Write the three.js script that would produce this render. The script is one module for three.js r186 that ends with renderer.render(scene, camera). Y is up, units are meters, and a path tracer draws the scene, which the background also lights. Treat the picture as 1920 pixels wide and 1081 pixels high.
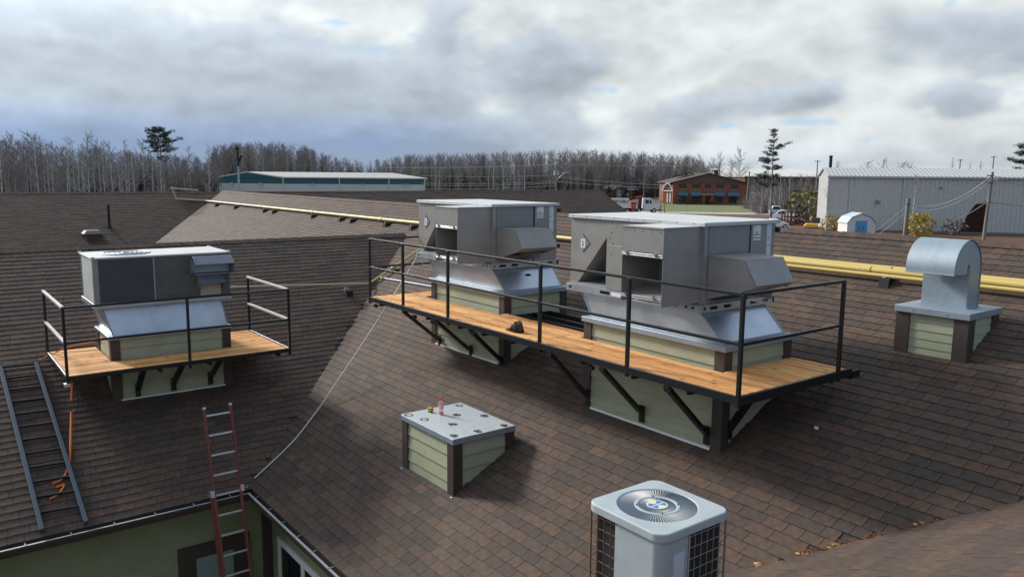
import * as THREE from 'three';
import { mergeGeometries } from 'three/addons/utils/BufferGeometryUtils.js';
import { ImprovedNoise } from 'three/addons/math/ImprovedNoise.js';
import { RoundedBoxGeometry } from 'three/addons/geometries/RoundedBoxGeometry.js';

// ---------------------------------------------------------------- camera
const scene = new THREE.Scene();
const EYE = new THREE.Vector3(0, 7.9, 0);               // standing on the ridge of the near wing
const CX = new THREE.Vector3(0.60614048, 0.00974464, -0.79529791);
const CY = new THREE.Vector3(-0.11845564, 0.98987898, -0.07815279);
const CZ = new THREE.Vector3(0.78648711, 0.14157909, 0.60116003);
const FOCAL = 1479.16;                                   // photo pixels
const camera = new THREE.PerspectiveCamera(2 * Math.atan(540.5 / FOCAL) * 180 / Math.PI, 1024 / 576, 0.1, 6000);
camera.position.copy(EYE);
camera.quaternion.setFromRotationMatrix(new THREE.Matrix4().makeBasis(CX, CY, CZ));
scene.add(camera);
const renderer = new THREE.WebGLRenderer();
renderer.toneMapping = THREE.LinearToneMapping;
renderer.toneMappingExposure = 1.08;
renderer.shadowMap.enabled = true;

// ---------------------------------------------------------------- random + noise
function rng(seed) { let a = seed >>> 0; return () => { a = (a + 0x6D2B79F5) | 0; let t = Math.imul(a ^ (a >>> 15), 1 | a); t = (t + Math.imul(t ^ (t >>> 7), 61 | t)) ^ t; return ((t ^ (t >>> 14)) >>> 0) / 4294967296; }; }
const perlin = new ImprovedNoise();
const nz = (x, y, z = 0.37) => perlin.noise(x, y, z);
function fbm(x, y, oct = 4, z = 0.37) { let s = 0, a = 0.5, f = 1; for (let i = 0; i < oct; i++) { s += a * nz(x * f, y * f, z + i * 7.13); f *= 2.03; a *= 0.5; } return s; }
function billow(x, y, oct = 4, z = 0.5) { let s = 0, a = 0.5, f = 1; for (let i = 0; i < oct; i++) { s += a * (0.42 - 1.5 * Math.abs(nz(x * f, y * f, z + i * 5.7))); f *= 2.05; a *= 0.52; } return s; }
const clamp = (x, a = 0, b = 1) => Math.min(b, Math.max(a, x));
const sstep = (a, b, x) => { const t = clamp((x - a) / (b - a)); return t * t * (3 - 2 * t); };
const mix = (a, b, t) => a + (b - a) * t;

// ---------------------------------------------------------------- sun and sky
const SUN = new THREE.Vector3(-0.855, 0.49, 0.25).normalize();
const sun = new THREE.DirectionalLight(new THREE.Color(1.0, 0.93, 0.84), 4.4);
sun.name = 'sun';
sun.position.copy(SUN).multiplyScalar(200).add(new THREE.Vector3(-10, 5, -8));
sun.target.position.set(-10, 5, -8);
sun.castShadow = true; sun.shadow.radius = 19; sun.shadow.mapSize.set(4096, 4096);
Object.assign(sun.shadow.camera, { left: -60, right: 60, top: 60, bottom: -60, near: 1, far: 500 });
scene.add(sun, sun.target);
{
  const W = 2048, H = 1024, data = new Float32Array(W * H * 4);
  const fh = CZ.clone().negate().setY(0).normalize(), rh = new THREE.Vector3(-fh.z, 0, fh.x);
  // dark cloud masses: azimuth and elevation in degrees (0 = the middle of the view), half sizes, strength
  const D = [[250, 118, 330, 58, 0.85], [560, 158, 190, 42, 0.75], [60, 165, 200, 40, 0.7], [300, 270, 560, 40, 1.0], [660, 285, 280, 34, 1.0], [150, 318, 900, 22, 0.6], [430, 205, 240, 26, 0.5],
    [830, 78, 44, 46, 0.62], [815, 185, 85, 44, 0.72], [1045, 128, 92, 48, 0.85], [985, 140, 60, 40, 0.5], [1010, 225, 70, 44, 0.45], [1290, 205, 70, 24, 0.62], [1440, 195, 75, 26, 0.6], [1490, 185, 40, 18, 0.5],
    [1700, 204, 42, 24, 0.85], [1835, 122, 110, 46, 0.78], [1650, 100, 95, 48, 0.5], [1900, 245, 120, 34, 0.42], [1240, 240, 120, 30, 0.32], [700, 30, 200, 26, 0.25], [1150, 25, 160, 24, 0.25], [900, 250, 60, 30, 0.4]
  ].map(([x, y, rx, ry, s]) => [(x - 960) / 25.8, (329 - y) / 25.8, rx / 25.8, ry / 25.8, s]);
  const GAP = [[690, 108, 55, 8], [545, 65, 24, 5], [640, 68, 26, 5], [920, 174, 45, 6], [1125, 174, 32, 5], [1330, 236, 70, 8], [1490, 232, 60, 6], [1860, 30, 90, 22], [1650, 10, 80, 12], [970, 168, 25, 7], [1225, 146, 24, 4], [615, 102, 16, 6]]
    .map(([x, y, rx, ry]) => [(x - 960) / 25.8, (329 - y) / 25.8, rx / 25.8, ry / 25.8]);
  const d = new THREE.Vector3();
  for (let j = 0; j < H; j++) for (let i = 0; i < W; i++) {
    const az = ((i + 0.5) / W - 0.5) * 2 * Math.PI, elr = ((j + 0.5) / H - 0.5) * Math.PI;
    d.set(Math.cos(elr) * Math.cos(az), Math.sin(elr), Math.cos(elr) * Math.sin(az));
    const o = (j * W + i) * 4;
    if (elr < -0.03) { data[o] = 0.10; data[o + 1] = 0.09; data[o + 2] = 0.07; data[o + 3] = 1; continue; }
    const a = Math.atan2(d.dot(rh), d.dot(fh)) * 180 / Math.PI, el = Math.max(0, elr) * 180 / Math.PI;
    const cot = 1 / Math.tan((el + 3.5) * Math.PI / 180), px = d.dot(rh) / Math.cos(elr) * cot, pz = d.dot(fh) / Math.cos(elr) * cot;
    const nA = fbm(px * 0.35, pz * 0.35, 4, 1.7), nB = fbm(a * 0.13 + 9, el * 0.27, 5, 4.1), nC = billow(a * 0.26 + 5, el * 0.52, 5, 8.8), nE = fbm(a * 0.55, el * 1.0, 5, 2.9), nF = billow(a * 0.62 + 3, el * 1.05, 4, 5.5);
    // thin bright overcast with a few blue gaps
    const inView = sstep(46, 38, Math.abs(a)) * sstep(19, 14, el), hz = sstep(3.6, 0.2, el);
    let gap = 0; for (const g of GAP) { const u = (a - g[0]) / g[2], v = (el - g[1]) / g[3]; gap = Math.max(gap, Math.exp(-(u * u + v * v) * 0.7)); }
    gap *= clamp(0.75 + 2.4 * nE); gap = Math.max(gap * inView, (1 - inView) * sstep(-0.05, 0.3, nB + 0.4 * nE + 0.30 * (0.5 - 0.5 * d.dot(SUN))), inView * 0.55 * sstep(0.24, 0.42, 0.7 * nE + 0.7 * nB + 0.06 * (a / 33)));
    const light = (0.72 + 0.22 * nA + 0.30 * nB + 0.20 * nC + 0.06 * nF) * (1 - 0.14 * hz);
    let r = light * mix(0.93, 0.86, hz), g_ = light * mix(0.99, 0.95, hz), b = light * mix(1.015, 1.06, hz);
    const bl = [mix(0.18, 0.36, inView), mix(0.34, 0.60, inView), mix(0.62, 0.83, inView)], th = sstep(0.2, 0.8, gap) * mix(0.9, 0.72, inView);
    r = mix(r, bl[0], th); g_ = mix(g_, bl[1], th); b = mix(b, bl[2], th);
    // low broken dark clouds with brighter upper edges
    const cloud = (aa, ee) => { const e1 = fbm(aa * 0.55, ee * 1.0, 4, 2.9), e2 = billow(aa * 0.20 + 7, ee * 0.40, 5, 6.6), wa = aa + 1.6 * e1, we = ee + 0.55 * e1; let s = 0; for (const q of D) { const u = (wa - q[0]) / q[2], v = (we - q[1]) / q[3], k = u * u + v * v; if (k < 7) s += q[4] * Math.exp(-k * 0.8); } return s > 0.03 ? s + 0.45 * e2 : s; };
    let raw = inView > 0 ? cloud(a, el) : 0, rim = 0; if (inView > 0 && raw > 0.1) rim = clamp((raw - cloud(a - 0.25, el + 0.55)) * 0.9, -0.3, 0.5);
    let dens = sstep(0.18, 0.60, raw) * inView * 0.94 + (1 - inView) * sstep(0.02, 0.42, nB + 0.55 * nA) * 0.8;
    const low = sstep(5.6, 2.0, el) * sstep(6, -10, a), dk = [mix(0.395, 0.20, low), mix(0.455, 0.28, low), mix(0.53, 0.44, low)], tex = (1 + 0.20 * nC + 0.10 * nF) * (1 + 0.6 * rim) * (1.12 - 0.22 * sstep(0.5, 1.1, raw));
    r = mix(r, dk[0] * tex, dens); g_ = mix(g_, dk[1] * tex, dens); b = mix(b, dk[2] * tex, dens);
    // light scattered by the cloud round the veiled sun
    const ang = Math.acos(clamp(d.dot(SUN), -1, 1)) * 180 / Math.PI, glow = 1 + 2.6 * Math.exp(-((ang / 15) ** 2)) + 0.75 * Math.exp(-((ang / 34) ** 2));
    data[o] = r * glow * 1.0; data[o + 1] = g_ * glow * 0.995; data[o + 2] = b * glow * 0.975; data[o + 3] = 1;
  }
  const t = new THREE.DataTexture(data, W, H, THREE.RGBAFormat, THREE.FloatType);
  t.mapping = THREE.EquirectangularReflectionMapping; t.magFilter = t.minFilter = THREE.LinearFilter; t.wrapS = THREE.RepeatWrapping; t.needsUpdate = true;
  scene.background = t; scene.environment = t;
  scene.backgroundIntensity = 1.0; scene.environmentIntensity = 1.0;
}

// ---------------------------------------------------------------- pixels of the photograph -> directions
const ray = (x, y) => CX.clone().multiplyScalar(x - 960).addScaledVector(CY, 540.5 - y).addScaledVector(CZ, -FOCAL);
const hit = (x, y, axis, value) => { const r = ray(x, y), k = (value - EYE[axis]) / r[axis]; return r.multiplyScalar(k).add(EYE); };
const onX = (x, y, v) => hit(x, y, 'x', v), onY = (x, y, v = 0) => hit(x, y, 'y', v), onZ = (x, y, v) => hit(x, y, 'z', v);
const onPlane = (x, y, P, n) => { const r = ray(x, y), k = (P.clone().sub(EYE).dot(n)) / r.dot(n); return r.multiplyScalar(k).add(EYE); };
const atDepth = (x, y, depth) => ray(x, y).multiplyScalar(depth / FOCAL).add(EYE);
const inFrame = (p, m = 0) => { const q = p.clone().sub(EYE), z = -q.dot(CZ); if (z < 0.3) return null; const x = 960 + FOCAL * q.dot(CX) / z, y = 540.5 - FOCAL * q.dot(CY) / z; return x > -m && x < 1920 + m && y > -m && y < 1081 + m ? z : null; };

// ---------------------------------------------------------------- object helpers
const used = {};
const numbered = (n) => { const k = used[n] = (used[n] ?? -1) + 1; return k ? n + '_' + String(k).padStart(3, '0') : n; };
const V = (x, y, z) => new THREE.Vector3(x, y, z);
function thing(name, label, category, pos = [0, 0, 0], group, kind) {
  const o = new THREE.Group(); o.name = numbered(name); o.position.set(...pos); scene.add(o);
  o.userData = { label, category }; if (group) o.userData.group = group; if (kind) o.userData.kind = kind; return o;
}
function mesh(name, geo, m, parent, pos) {
  const o = new THREE.Mesh(Array.isArray(geo) ? merge(geo) : geo, m); o.name = parent ? name : numbered(name); o.castShadow = o.receiveShadow = true;
  if (pos) o.position.set(...pos); (parent ?? scene).add(o); return o;
}
function solo(name, label, category, geo, m, group, kind) { const o = mesh(name, geo, m); o.userData = { label, category }; if (group) o.userData.group = group; if (kind) o.userData.kind = kind; return o; }
function copyOf(root, pos, label, turn) { const c = root.clone(); c.name = numbered(root.name.replace(/_\d{3}$/, '')); c.userData = { ...root.userData }; if (label) c.userData.label = label; c.position.set(...pos); if (turn !== undefined) c.rotation.y = turn; scene.add(c); return c; }
// children were built in world metres: move the group to its base without moving anything
function settle(g, x, y, z) { const d = V(x, y, z); g.position.copy(d); for (const c of g.children) c.position.sub(d); return g; }
function merge(list) {
  const l = list.map((g) => { const q = g.index ? g.toNonIndexed() : g; for (const k of Object.keys(q.attributes)) if (!['position', 'normal', 'uv'].includes(k)) q.deleteAttribute(k); if (!q.attributes.uv) muv(q); return q; });
  return l.length === 1 ? l[0] : mergeGeometries(l);
}
// texture coordinates in metres, by the way each face points
function muv(geo, ox = 0, oy = 0, s = 1, swap = false) {
  const g = geo.index ? geo.toNonIndexed() : geo; if (!g.attributes.normal) g.computeVertexNormals();
  const p = g.attributes.position, n = g.attributes.normal, uv = new Float32Array(p.count * 2);
  for (let t = 0; t < p.count; t += 3) {
    const ax = Math.abs(n.getX(t)), ay = Math.abs(n.getY(t)), az = Math.abs(n.getZ(t));
    for (let k = t; k < t + 3; k++) {
      let u, v; if (ay >= ax && ay >= az) { u = p.getX(k); v = p.getZ(k); } else if (ax > az) { u = p.getZ(k); v = p.getY(k); } else { u = p.getX(k); v = p.getY(k); }
      if (swap) [u, v] = [v, u]; uv[k * 2] = u * s + ox; uv[k * 2 + 1] = v * s + oy;
    }
  }
  g.setAttribute('uv', new THREE.BufferAttribute(uv, 2)); return g;
}
const bx = (x0, x1, y0, y1, z0, z1) => muv(new THREE.BoxGeometry(Math.abs(x1 - x0), Math.abs(y1 - y0), Math.abs(z1 - z0)).translate((x0 + x1) / 2, (y0 + y1) / 2, (z0 + z1) / 2));
const rbx = (x0, x1, y0, y1, z0, z1, r = 0.004) => muv(new RoundedBoxGeometry(Math.abs(x1 - x0), Math.abs(y1 - y0), Math.abs(z1 - z0), 1, Math.min(r, Math.abs(x1 - x0) * 0.45, Math.abs(y1 - y0) * 0.45, Math.abs(z1 - z0) * 0.45)).translate((x0 + x1) / 2, (y0 + y1) / 2, (z0 + z1) / 2));
// box of section w x h along the segment a-b; side = the direction that w lies along
function bar(a, b, w, h = w, side) {
  const z = b.clone().sub(a), L = z.length(); z.normalize();
  let x = side ? side.clone() : (Math.abs(z.y) > 0.95 ? V(1, 0, 0) : V(0, 1, 0).cross(z)); x.addScaledVector(z, -x.dot(z)).normalize(); const y = z.clone().cross(x);
  return muv(new RoundedBoxGeometry(w, h, L, 1, Math.min(w, h) * 0.12).applyMatrix4(new THREE.Matrix4().makeBasis(x, y, z).setPosition(a.clone().add(b).multiplyScalar(0.5))));
}
function rod(a, b, r0, r1 = r0, seg = 8, cap = true) {
  const z = b.clone().sub(a), L = z.length(); const g = new THREE.CylinderGeometry(r1, r0, L, seg, 1, !cap);
  g.applyQuaternion(new THREE.Quaternion().setFromUnitVectors(V(0, 1, 0), z.normalize())).translate((a.x + b.x) / 2, (a.y + b.y) / 2, (a.z + b.z) / 2); return g;
}
const tube = (pts, r, seg = 24, rs = 6) => new THREE.TubeGeometry(new THREE.CatmullRomCurve3(pts, false, 'catmullrom', 0.3), seg, r, rs);
// convex solid from 8 corners: bottom ring 0-3, top ring 4-7 (same order)
function hexa(c) {
  const f = [[0, 1, 5, 4], [1, 2, 6, 5], [2, 3, 7, 6], [3, 0, 4, 7], [4, 5, 6, 7], [3, 2, 1, 0]], pos = [], ctr = c.reduce((s, p) => s.add(p), V(0, 0, 0)).multiplyScalar(1 / 8);
  for (const q of f) { let [a, b, d, e] = q.map((i) => c[i]); const n = b.clone().sub(a).cross(d.clone().sub(a)), m = a.clone().add(d).multiplyScalar(0.5).sub(ctr); if (n.dot(m) < 0) [b, e] = [e, b]; for (const p of [a, b, d, a, d, e]) pos.push(p.x, p.y, p.z); }
  const g = new THREE.BufferGeometry(); g.setAttribute('position', new THREE.Float32BufferAttribute(pos, 3)); g.computeVertexNormals(); return muv(g);
}
// polygon in a plane given by o, u, v, extruded by t along u x v
function slab(poly, t, o = V(0, 0, 0), u = V(1, 0, 0), v = V(0, 1, 0), holes = [], bevel = 0) {
  const s = new THREE.Shape(poly.map((p) => new THREE.Vector2(...p))); for (const h of holes) s.holes.push(new THREE.Path(h.map((p) => new THREE.Vector2(...p))));
  const g = new THREE.ExtrudeGeometry(s, { depth: t, bevelEnabled: bevel > 0, bevelSize: bevel, bevelThickness: bevel, bevelSegments: 1, curveSegments: 24 });
  g.applyMatrix4(new THREE.Matrix4().makeBasis(u, v, u.clone().cross(v)).setPosition(o)); return muv(g);
}

// ---------------------------------------------------------------- textures and materials
function dataTex(w, h, fn, srgb, repU = 1, repV = repU) {
  const d = new Uint8Array(w * h * 4); for (let j = 0; j < h; j++) for (let i = 0; i < w; i++) { const c = fn(i / w, j / h, i, j), o = (j * w + i) * 4; d[o] = clamp(c[0]) * 255; d[o + 1] = clamp(c[1]) * 255; d[o + 2] = clamp(c[2]) * 255; d[o + 3] = 255; }
  const t = new THREE.DataTexture(d, w, h); t.wrapS = t.wrapT = THREE.RepeatWrapping; t.magFilter = THREE.LinearFilter; t.minFilter = THREE.LinearMipmapLinearFilter; t.generateMipmaps = true; if (srgb) t.colorSpace = THREE.SRGBColorSpace; t.repeat.set(repU, repV); t.needsUpdate = true; return t;
}
// tileable noise on the unit square
const tnoise = (u, v, f, oct = 4, z = 0) => { let s = 0, a = 0.5; for (let o = 0; o < oct; o++) { const k = f * (1 << o), x = u * k, y = v * k, fx = sstep(0, 1, u), w = [[x, y], [x - k, y], [x, y - k], [x - k, y - k]].map((q) => nz(q[0] + 31, q[1] + 17, z + o * 3.7)); s += a * mix(mix(w[0], w[1], u), mix(w[2], w[3], u), v) * 1.4; a *= 0.5; } return s; };
const lin = (r, g, b) => new THREE.Color().setRGB(r, g, b);
const mat = (c, o = {}) => new THREE.MeshStandardMaterial({ color: c instanceof THREE.Color ? c : lin(...c), roughness: 0.8, metalness: 0, ...o });
const rT = rng(11);
const granT = dataTex(256, 256, (u, v) => { const g = 0.84 + 0.34 * (rT() - 0.5) + 0.30 * tnoise(u, v, 6, 4, 3); return [g * 1.0, g * 0.985, g * 0.96]; }, true, 1.6);
const granB = dataTex(256, 256, () => { const g = 0.5 + 0.5 * (rT() - 0.5); return [g, g, g]; }, false, 1.6);
const woodT = dataTex(1024, 256, (u, v) => {
  const w = v * 7 + 0.35 * tnoise(u, v, 3, 3, 5), grain = 0.5 + 0.5 * Math.sin((w * 5 + 1.6 * tnoise(u * 0.5, v, 4, 3, 9)) * 6.28), fine = tnoise(u * 0.12, v, 60, 2, 2);
  let k = 0; for (const [a, b, r] of [[0.12, 0.21, 0.011], [0.33, 0.72, 0.014], [0.47, 0.4, 0.009], [0.64, 0.12, 0.012], [0.71, 0.86, 0.013], [0.88, 0.55, 0.011], [0.25, 0.93, 0.008], [0.56, 0.62, 0.008], [0.95, 0.3, 0.009]]) { const dx = (u - a) * 1.0, dy = (v - b) * 0.5, q = Math.sqrt(dx * dx * 0.5 + dy * dy) / r; k = Math.max(k, Math.exp(-q * q)); }
  const s = 0.86 + 0.22 * grain + 0.3 * fine + 0.22 * tnoise(u, v, 4, 3, 1); return [s * mix(0.89, 0.40, k), s * mix(0.66, 0.23, k), s * mix(0.41, 0.12, k)];
}, true, 0.5, 0.9);
const speckT = dataTex(256, 256, (u, v) => { const g = 0.93 + 0.13 * tnoise(u, v, 4, 5, 7) + 0.04 * (rT() - 0.5); return [g, g, g]; }, true, 0.8);
const spangleT = dataTex(256, 256, (u, v) => { const q = tnoise(u, v, 5, 3, 12), w = tnoise(u, v, 22, 2, 15), g = 0.92 + 0.08 * q + 0.05 * w; return [g, g, g * 1.01]; }, true, 0.9);
const roughT = dataTex(256, 256, (u, v) => { const g = 0.75 + 0.3 * tnoise(u, v, 3, 4, 21) + 0.06 * (rT() - 0.5); return [0, g, 0]; }, false, 0.7);
const grainB = dataTex(256, 256, (u, v) => { const g = 0.5 + 0.9 * tnoise(u * 0.25, v, 26, 3, 33) + 0.15 * (rT() - 0.5); return [g, g, g]; }, false, 1.4, 2.2);
const MT = {
  wood: mat([1, 1, 1], { map: woodT, roughness: 0.72, bumpMap: grainB, bumpScale: 0.002 }),
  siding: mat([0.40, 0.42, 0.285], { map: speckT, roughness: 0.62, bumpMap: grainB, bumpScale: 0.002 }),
  trim: mat([0.062, 0.045, 0.040], { map: speckT, roughness: 0.55, bumpMap: grainB, bumpScale: 0.0015 }),
  black: mat([0.012, 0.012, 0.014], { roughness: 0.38, metalness: 0.1 }),
  galv: mat([0.70, 0.75, 0.80], { map: spangleT, metalness: 0.9, roughness: 0.52, roughnessMap: roughT }),
  galvDull: mat([0.40, 0.48, 0.54], { map: spangleT, metalness: 0.55, roughness: 0.48 }),
  taupe: mat([0.30, 0.292, 0.280], { map: speckT, roughness: 0.42 }),
  lidPale: mat([0.60, 0.61, 0.60], { map: speckT, roughness: 0.5 }),
  dark: mat([0.010, 0.010, 0.011], { roughness: 0.7 }),
  slate: mat([0.060, 0.066, 0.075], { map: speckT, roughness: 0.6 }),
  chrome: mat([0.85, 0.83, 0.80], { metalness: 1, roughness: 0.25 }),
  white: mat([0.78, 0.79, 0.78], { roughness: 0.5 }),
  yellow: mat([0.66, 0.50, 0.15], { map: speckT, roughness: 0.45 }),
  tanPipe: mat([0.47, 0.41, 0.27], { map: speckT, roughness: 0.5 }),
  orange: mat([0.62, 0.16, 0.045], { roughness: 0.75 }),
  ladderRed: mat([0.20, 0.055, 0.045], { map: speckT, roughness: 0.55 }),
  alu: mat([0.60, 0.61, 0.62], { metalness: 0.85, roughness: 0.42 }),
  blueSteel: mat([0.045, 0.078, 0.122], { map: speckT, roughness: 0.5 }),
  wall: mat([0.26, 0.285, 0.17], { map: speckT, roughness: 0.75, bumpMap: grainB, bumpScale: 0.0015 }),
  soffit: mat([0.055, 0.042, 0.038], { roughness: 0.7 }),
  glass: new THREE.MeshPhysicalMaterial({ color: lin(0.75, 0.8, 0.8), roughness: 0.05, transmission: 0.9, thickness: 0, ior: 1.5 }),
  rope: mat([0.62, 0.59, 0.54], { roughness: 0.9 }),
  leaf: mat([0.30, 0.12, 0.04], { roughness: 0.9 }),
};

// ================================================================ the shingled building we stand on
const house = thing('shingled_building', 'large low building with intersecting brown shingled roofs, sage walls and dark trim', 'building', [0, 0, 0]);
const S = 0.5, C5 = 1 / Math.sqrt(1.25), EAVE = 2.92, RIDGE_M = 7.02, RIDGE_L = 6.31;
const yM = (z) => 0.92 - S * z, yL = (x) => -3.09 - S * x, yL2 = (x) => -12.6 - S * x, yN = (x) => 6.27 + S * x;
const shingleTones = [[0.1093, 0.0709, 0.0541], [0.0907, 0.0618, 0.0494], [0.1204, 0.076, 0.0546], [0.0796, 0.0566, 0.0475], [0.1279, 0.0769, 0.0541], [0.1, 0.0678, 0.0521], [0.0872, 0.0588, 0.048], [0.1131, 0.0769, 0.0559], [0.0741, 0.0534, 0.0461]];
const shMats = shingleTones.map((c) => mat(c, { map: granT, roughness: 0.84, bumpMap: granB, bumpScale: 0.002 }));
const shMat = mat([1, 1, 1], { map: granT, roughness: 0.84, bumpMap: granB, bumpScale: 0.002 });
const deckMat = mat([0.030, 0.026, 0.024], { roughness: 0.95 });
// one tab: 1 m wide (scaled), exposed length downhill, thick butt at the lower edge
function tabGeo() {
  const L = 0.178, t = 0.0105, e = 0.0025, x = 0.5;
  const g = hexa([V(-x, -0.006, -L), V(x, -0.006, -L), V(x, 0, 0), V(-x, 0, 0), V(-x, e - 0.003, -L), V(x, e - 0.003, -L), V(x, t, 0), V(-x, t, 0)]);
  const p = g.attributes.position, uv = g.attributes.uv; for (let i = 0; i < p.count; i++) uv.setXY(i, p.getX(i) * 0.3 + 0.5, p.getZ(i)); return g;
}
const TAB = tabGeo();
// lay tabs on a slope: n = normal, o = a point on the eave line, u runs along it from 0 to len, slope length up
function layShingles(slope, o, n, len, up, keep, singles, seed, singleFar = 40) {
  const R = rng(seed), down = V(n.x, 0, n.z).normalize(); down.addScaledVector(n, -down.dot(n)).normalize();
  const u = n.clone().cross(down).normalize(), list = [], e = 0.143, rows = Math.floor(up / e);
  for (let r = 0; r < rows; r++) {
    let s = -R() * 0.3, run = 0, tone = 0;
    while (s < len) {
      const w = 0.15 + 0.2 * R() + (R() < 0.3 ? 0.08 : 0), c = s + w / 2; s += w;
      if (run-- <= 0) { tone = Math.floor(R() * shingleTones.length); run = Math.floor(R() * 1.6); }
      if (c > len - 0.02 || c < 0.02) continue;
      const v = r * e + (R() - 0.5) * 0.006, P = o.clone().addScaledVector(u, c).addScaledVector(down, -v).addScaledVector(n, 0.004 + R() * 0.0025);
      if (keep && !keep(P)) continue;
      const yaw = (R() - 0.5) * 0.008, x = u.clone().multiplyScalar(Math.cos(yaw)).addScaledVector(down, Math.sin(yaw)), z = x.clone().cross(n);
      const m = new THREE.Matrix4().makeBasis(x.multiplyScalar(w - 0.006), n, z).setPosition(P);
      list.push({ m, tone, k: 0.86 + 0.28 * R(), d: inFrame(P, 10) ?? 1e9 });
    }
  }
  list.sort((a, b) => a.d - b.d);
  const own = list.filter((q, i) => i < singles && q.d < singleFar), rest = list.slice(own.length);
  for (const q of own) { const s = mesh('shingle', TAB, shMats[q.tone], slope); q.m.decompose(s.position, s.quaternion, s.scale); }
  const inst = new THREE.InstancedMesh(TAB, shMat, rest.length), col = new THREE.Color(); inst.name = 'shingle_field'; inst.userData = { kind: 'stuff' }; inst.castShadow = inst.receiveShadow = true;
  rest.forEach((q, i) => { inst.setMatrixAt(i, q.m); const t = shingleTones[q.tone]; inst.setColorAt(i, col.setRGB(t[0] * q.k, t[1] * q.k, t[2] * q.k)); });
  slope.add(inst);
}
// a slope's deck: prism under a quad a,b (eave) c,d (ridge)
function deck(name, a, b, c, d, m = deckMat) { const dn = V(0, -0.12, 0), q = [a, b, c, d]; return mesh(name, hexa([...q.map((p) => p.clone().add(dn)), ...q.map((p) => p.clone())]), m, house); }
const nM = V(0, C5, S * C5), nL = V(S * C5, C5, 0), nN = V(-S * C5, C5, 0), nMb = V(0, C5, -S * C5);
const ZE = -4.0, ZR = -12.2;                      // eave and ridge of the long roof
const XE = -12.02, XR = -18.8;                    // eave and ridge of the left wing
// curb footprints, where no tabs lie
const FOOT = [[-8.05, -5.66, -8.76, -7.47], [-12.51, -10.26, -9.0, -7.69], [-9.74, -8.41, -6.46, -5.49], [-4.77, -3.95, -10.5, -9.70]];
const free = (P) => !FOOT.some(([x0, x1, z0, z1]) => P.x > x0 + 0.1 && P.x < x1 - 0.1 && P.z > z0 + 0.1 && P.z < z1 - 0.1);
{
  const s = deck('roof_slope', V(-39.4, yM(ZE), ZE), V(9, yM(ZE), ZE), V(9, yM(ZR), ZR), V(-39.4, yM(ZR), ZR));
  // the near part, then the far part behind the left wing
  const keep = (P) => free(P) && yM(P.z) > yL(P.x) - 0.06 - (P.x < XR ? 99 : 0) && (P.x > XR || yM(P.z) > RIDGE_L - S * (XR - P.x) - 0.05) && yM(P.z) > yL2(P.x) - 0.06 && (P.x < -6.9 || yM(P.z) > yN(P.x) - 0.06);
  layShingles(s, V(-39.6, yM(ZE), ZE), nM, 42.6, 9.12, keep, 300, 101);
  deck('roof_slope', V(9, RIDGE_M - 4.1, ZR - 8.2), V(-39.4, RIDGE_M - 4.1, ZR - 8.2), V(-39.4, RIDGE_M, ZR), V(9, RIDGE_M, ZR), shMats[1]);
}
{
  const s = deck('roof_slope', V(XE, yL(XE), 9), V(XE, yL(XE), -10.6), V(XR, RIDGE_L, -10.6), V(XR, RIDGE_L, 9));
  const keep = (P) => yL(P.x) > yM(P.z) - 0.06 && P.z < 3 && !(P.x < -14.41 && P.x > -15.37 && P.z < -2.62 && P.z > -4.37);
  layShingles(s, V(XE, yL(XE), 9), nL, 19.6, 7.5, keep, 160, 202, 20);
  deck('roof_slope', V(XR - 6.78, 2.92, -10.6), V(XR - 6.78, 2.92, 9), V(XR, RIDGE_L, 9), V(XR, RIDGE_L, -10.6), shMats[1]);
}
{
  const X2 = -39.15, XE2 = -31.2, R2 = yL2(X2);
  const s = deck('roof_slope', V(XE2, yL2(XE2), 8), V(XE2, yL2(XE2), -37.2), V(X2, R2, -37.2), V(X2, R2, 8));
  layShingles(s, V(XE2, yL2(XE2), 8), nL, 45.2, 8.84, (P) => yL2(P.x) > yM(P.z) - 0.06 || P.z < ZR - 0.1 && yL2(P.x) > RIDGE_M - S * (ZR - P.z) - 0.1, 0, 303);
  deck('roof_slope', V(X2 - 7.9, R2 - 3.95, -37.2), V(X2 - 7.9, R2 - 3.95, 8), V(X2, R2, 8), V(X2, R2, -37.2), shMats[1]);
  // rake board on the far gable
  mesh('rake_board', [bar(V(X2, R2 - 0.06, -37.25), V(XE2, yL2(XE2) - 0.06, -37.25), 0.05, 0.2)], MT.trim, house);
}
{
  const s = deck('roof_slope', V(-6.75, yN(-6.75), -10.7), V(-6.75, yN(-6.75), 4), V(0.05, yN(0.05), 4), V(0.05, yN(0.05), -10.7));
  layShingles(s, V(-6.75, yN(-6.75), -10.7), nN, 14.6, 7.58, (P) => yN(P.x) > yM(P.z) - 0.05, 160, 404, 12);
  deck('roof_slope', V(6.8, yN(-6.7), 4), V(6.8, yN(-6.7), -10.7), V(0.05, yN(0.05), -10.7), V(0.05, yN(0.05), 4), shMats[1]);
}
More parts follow.
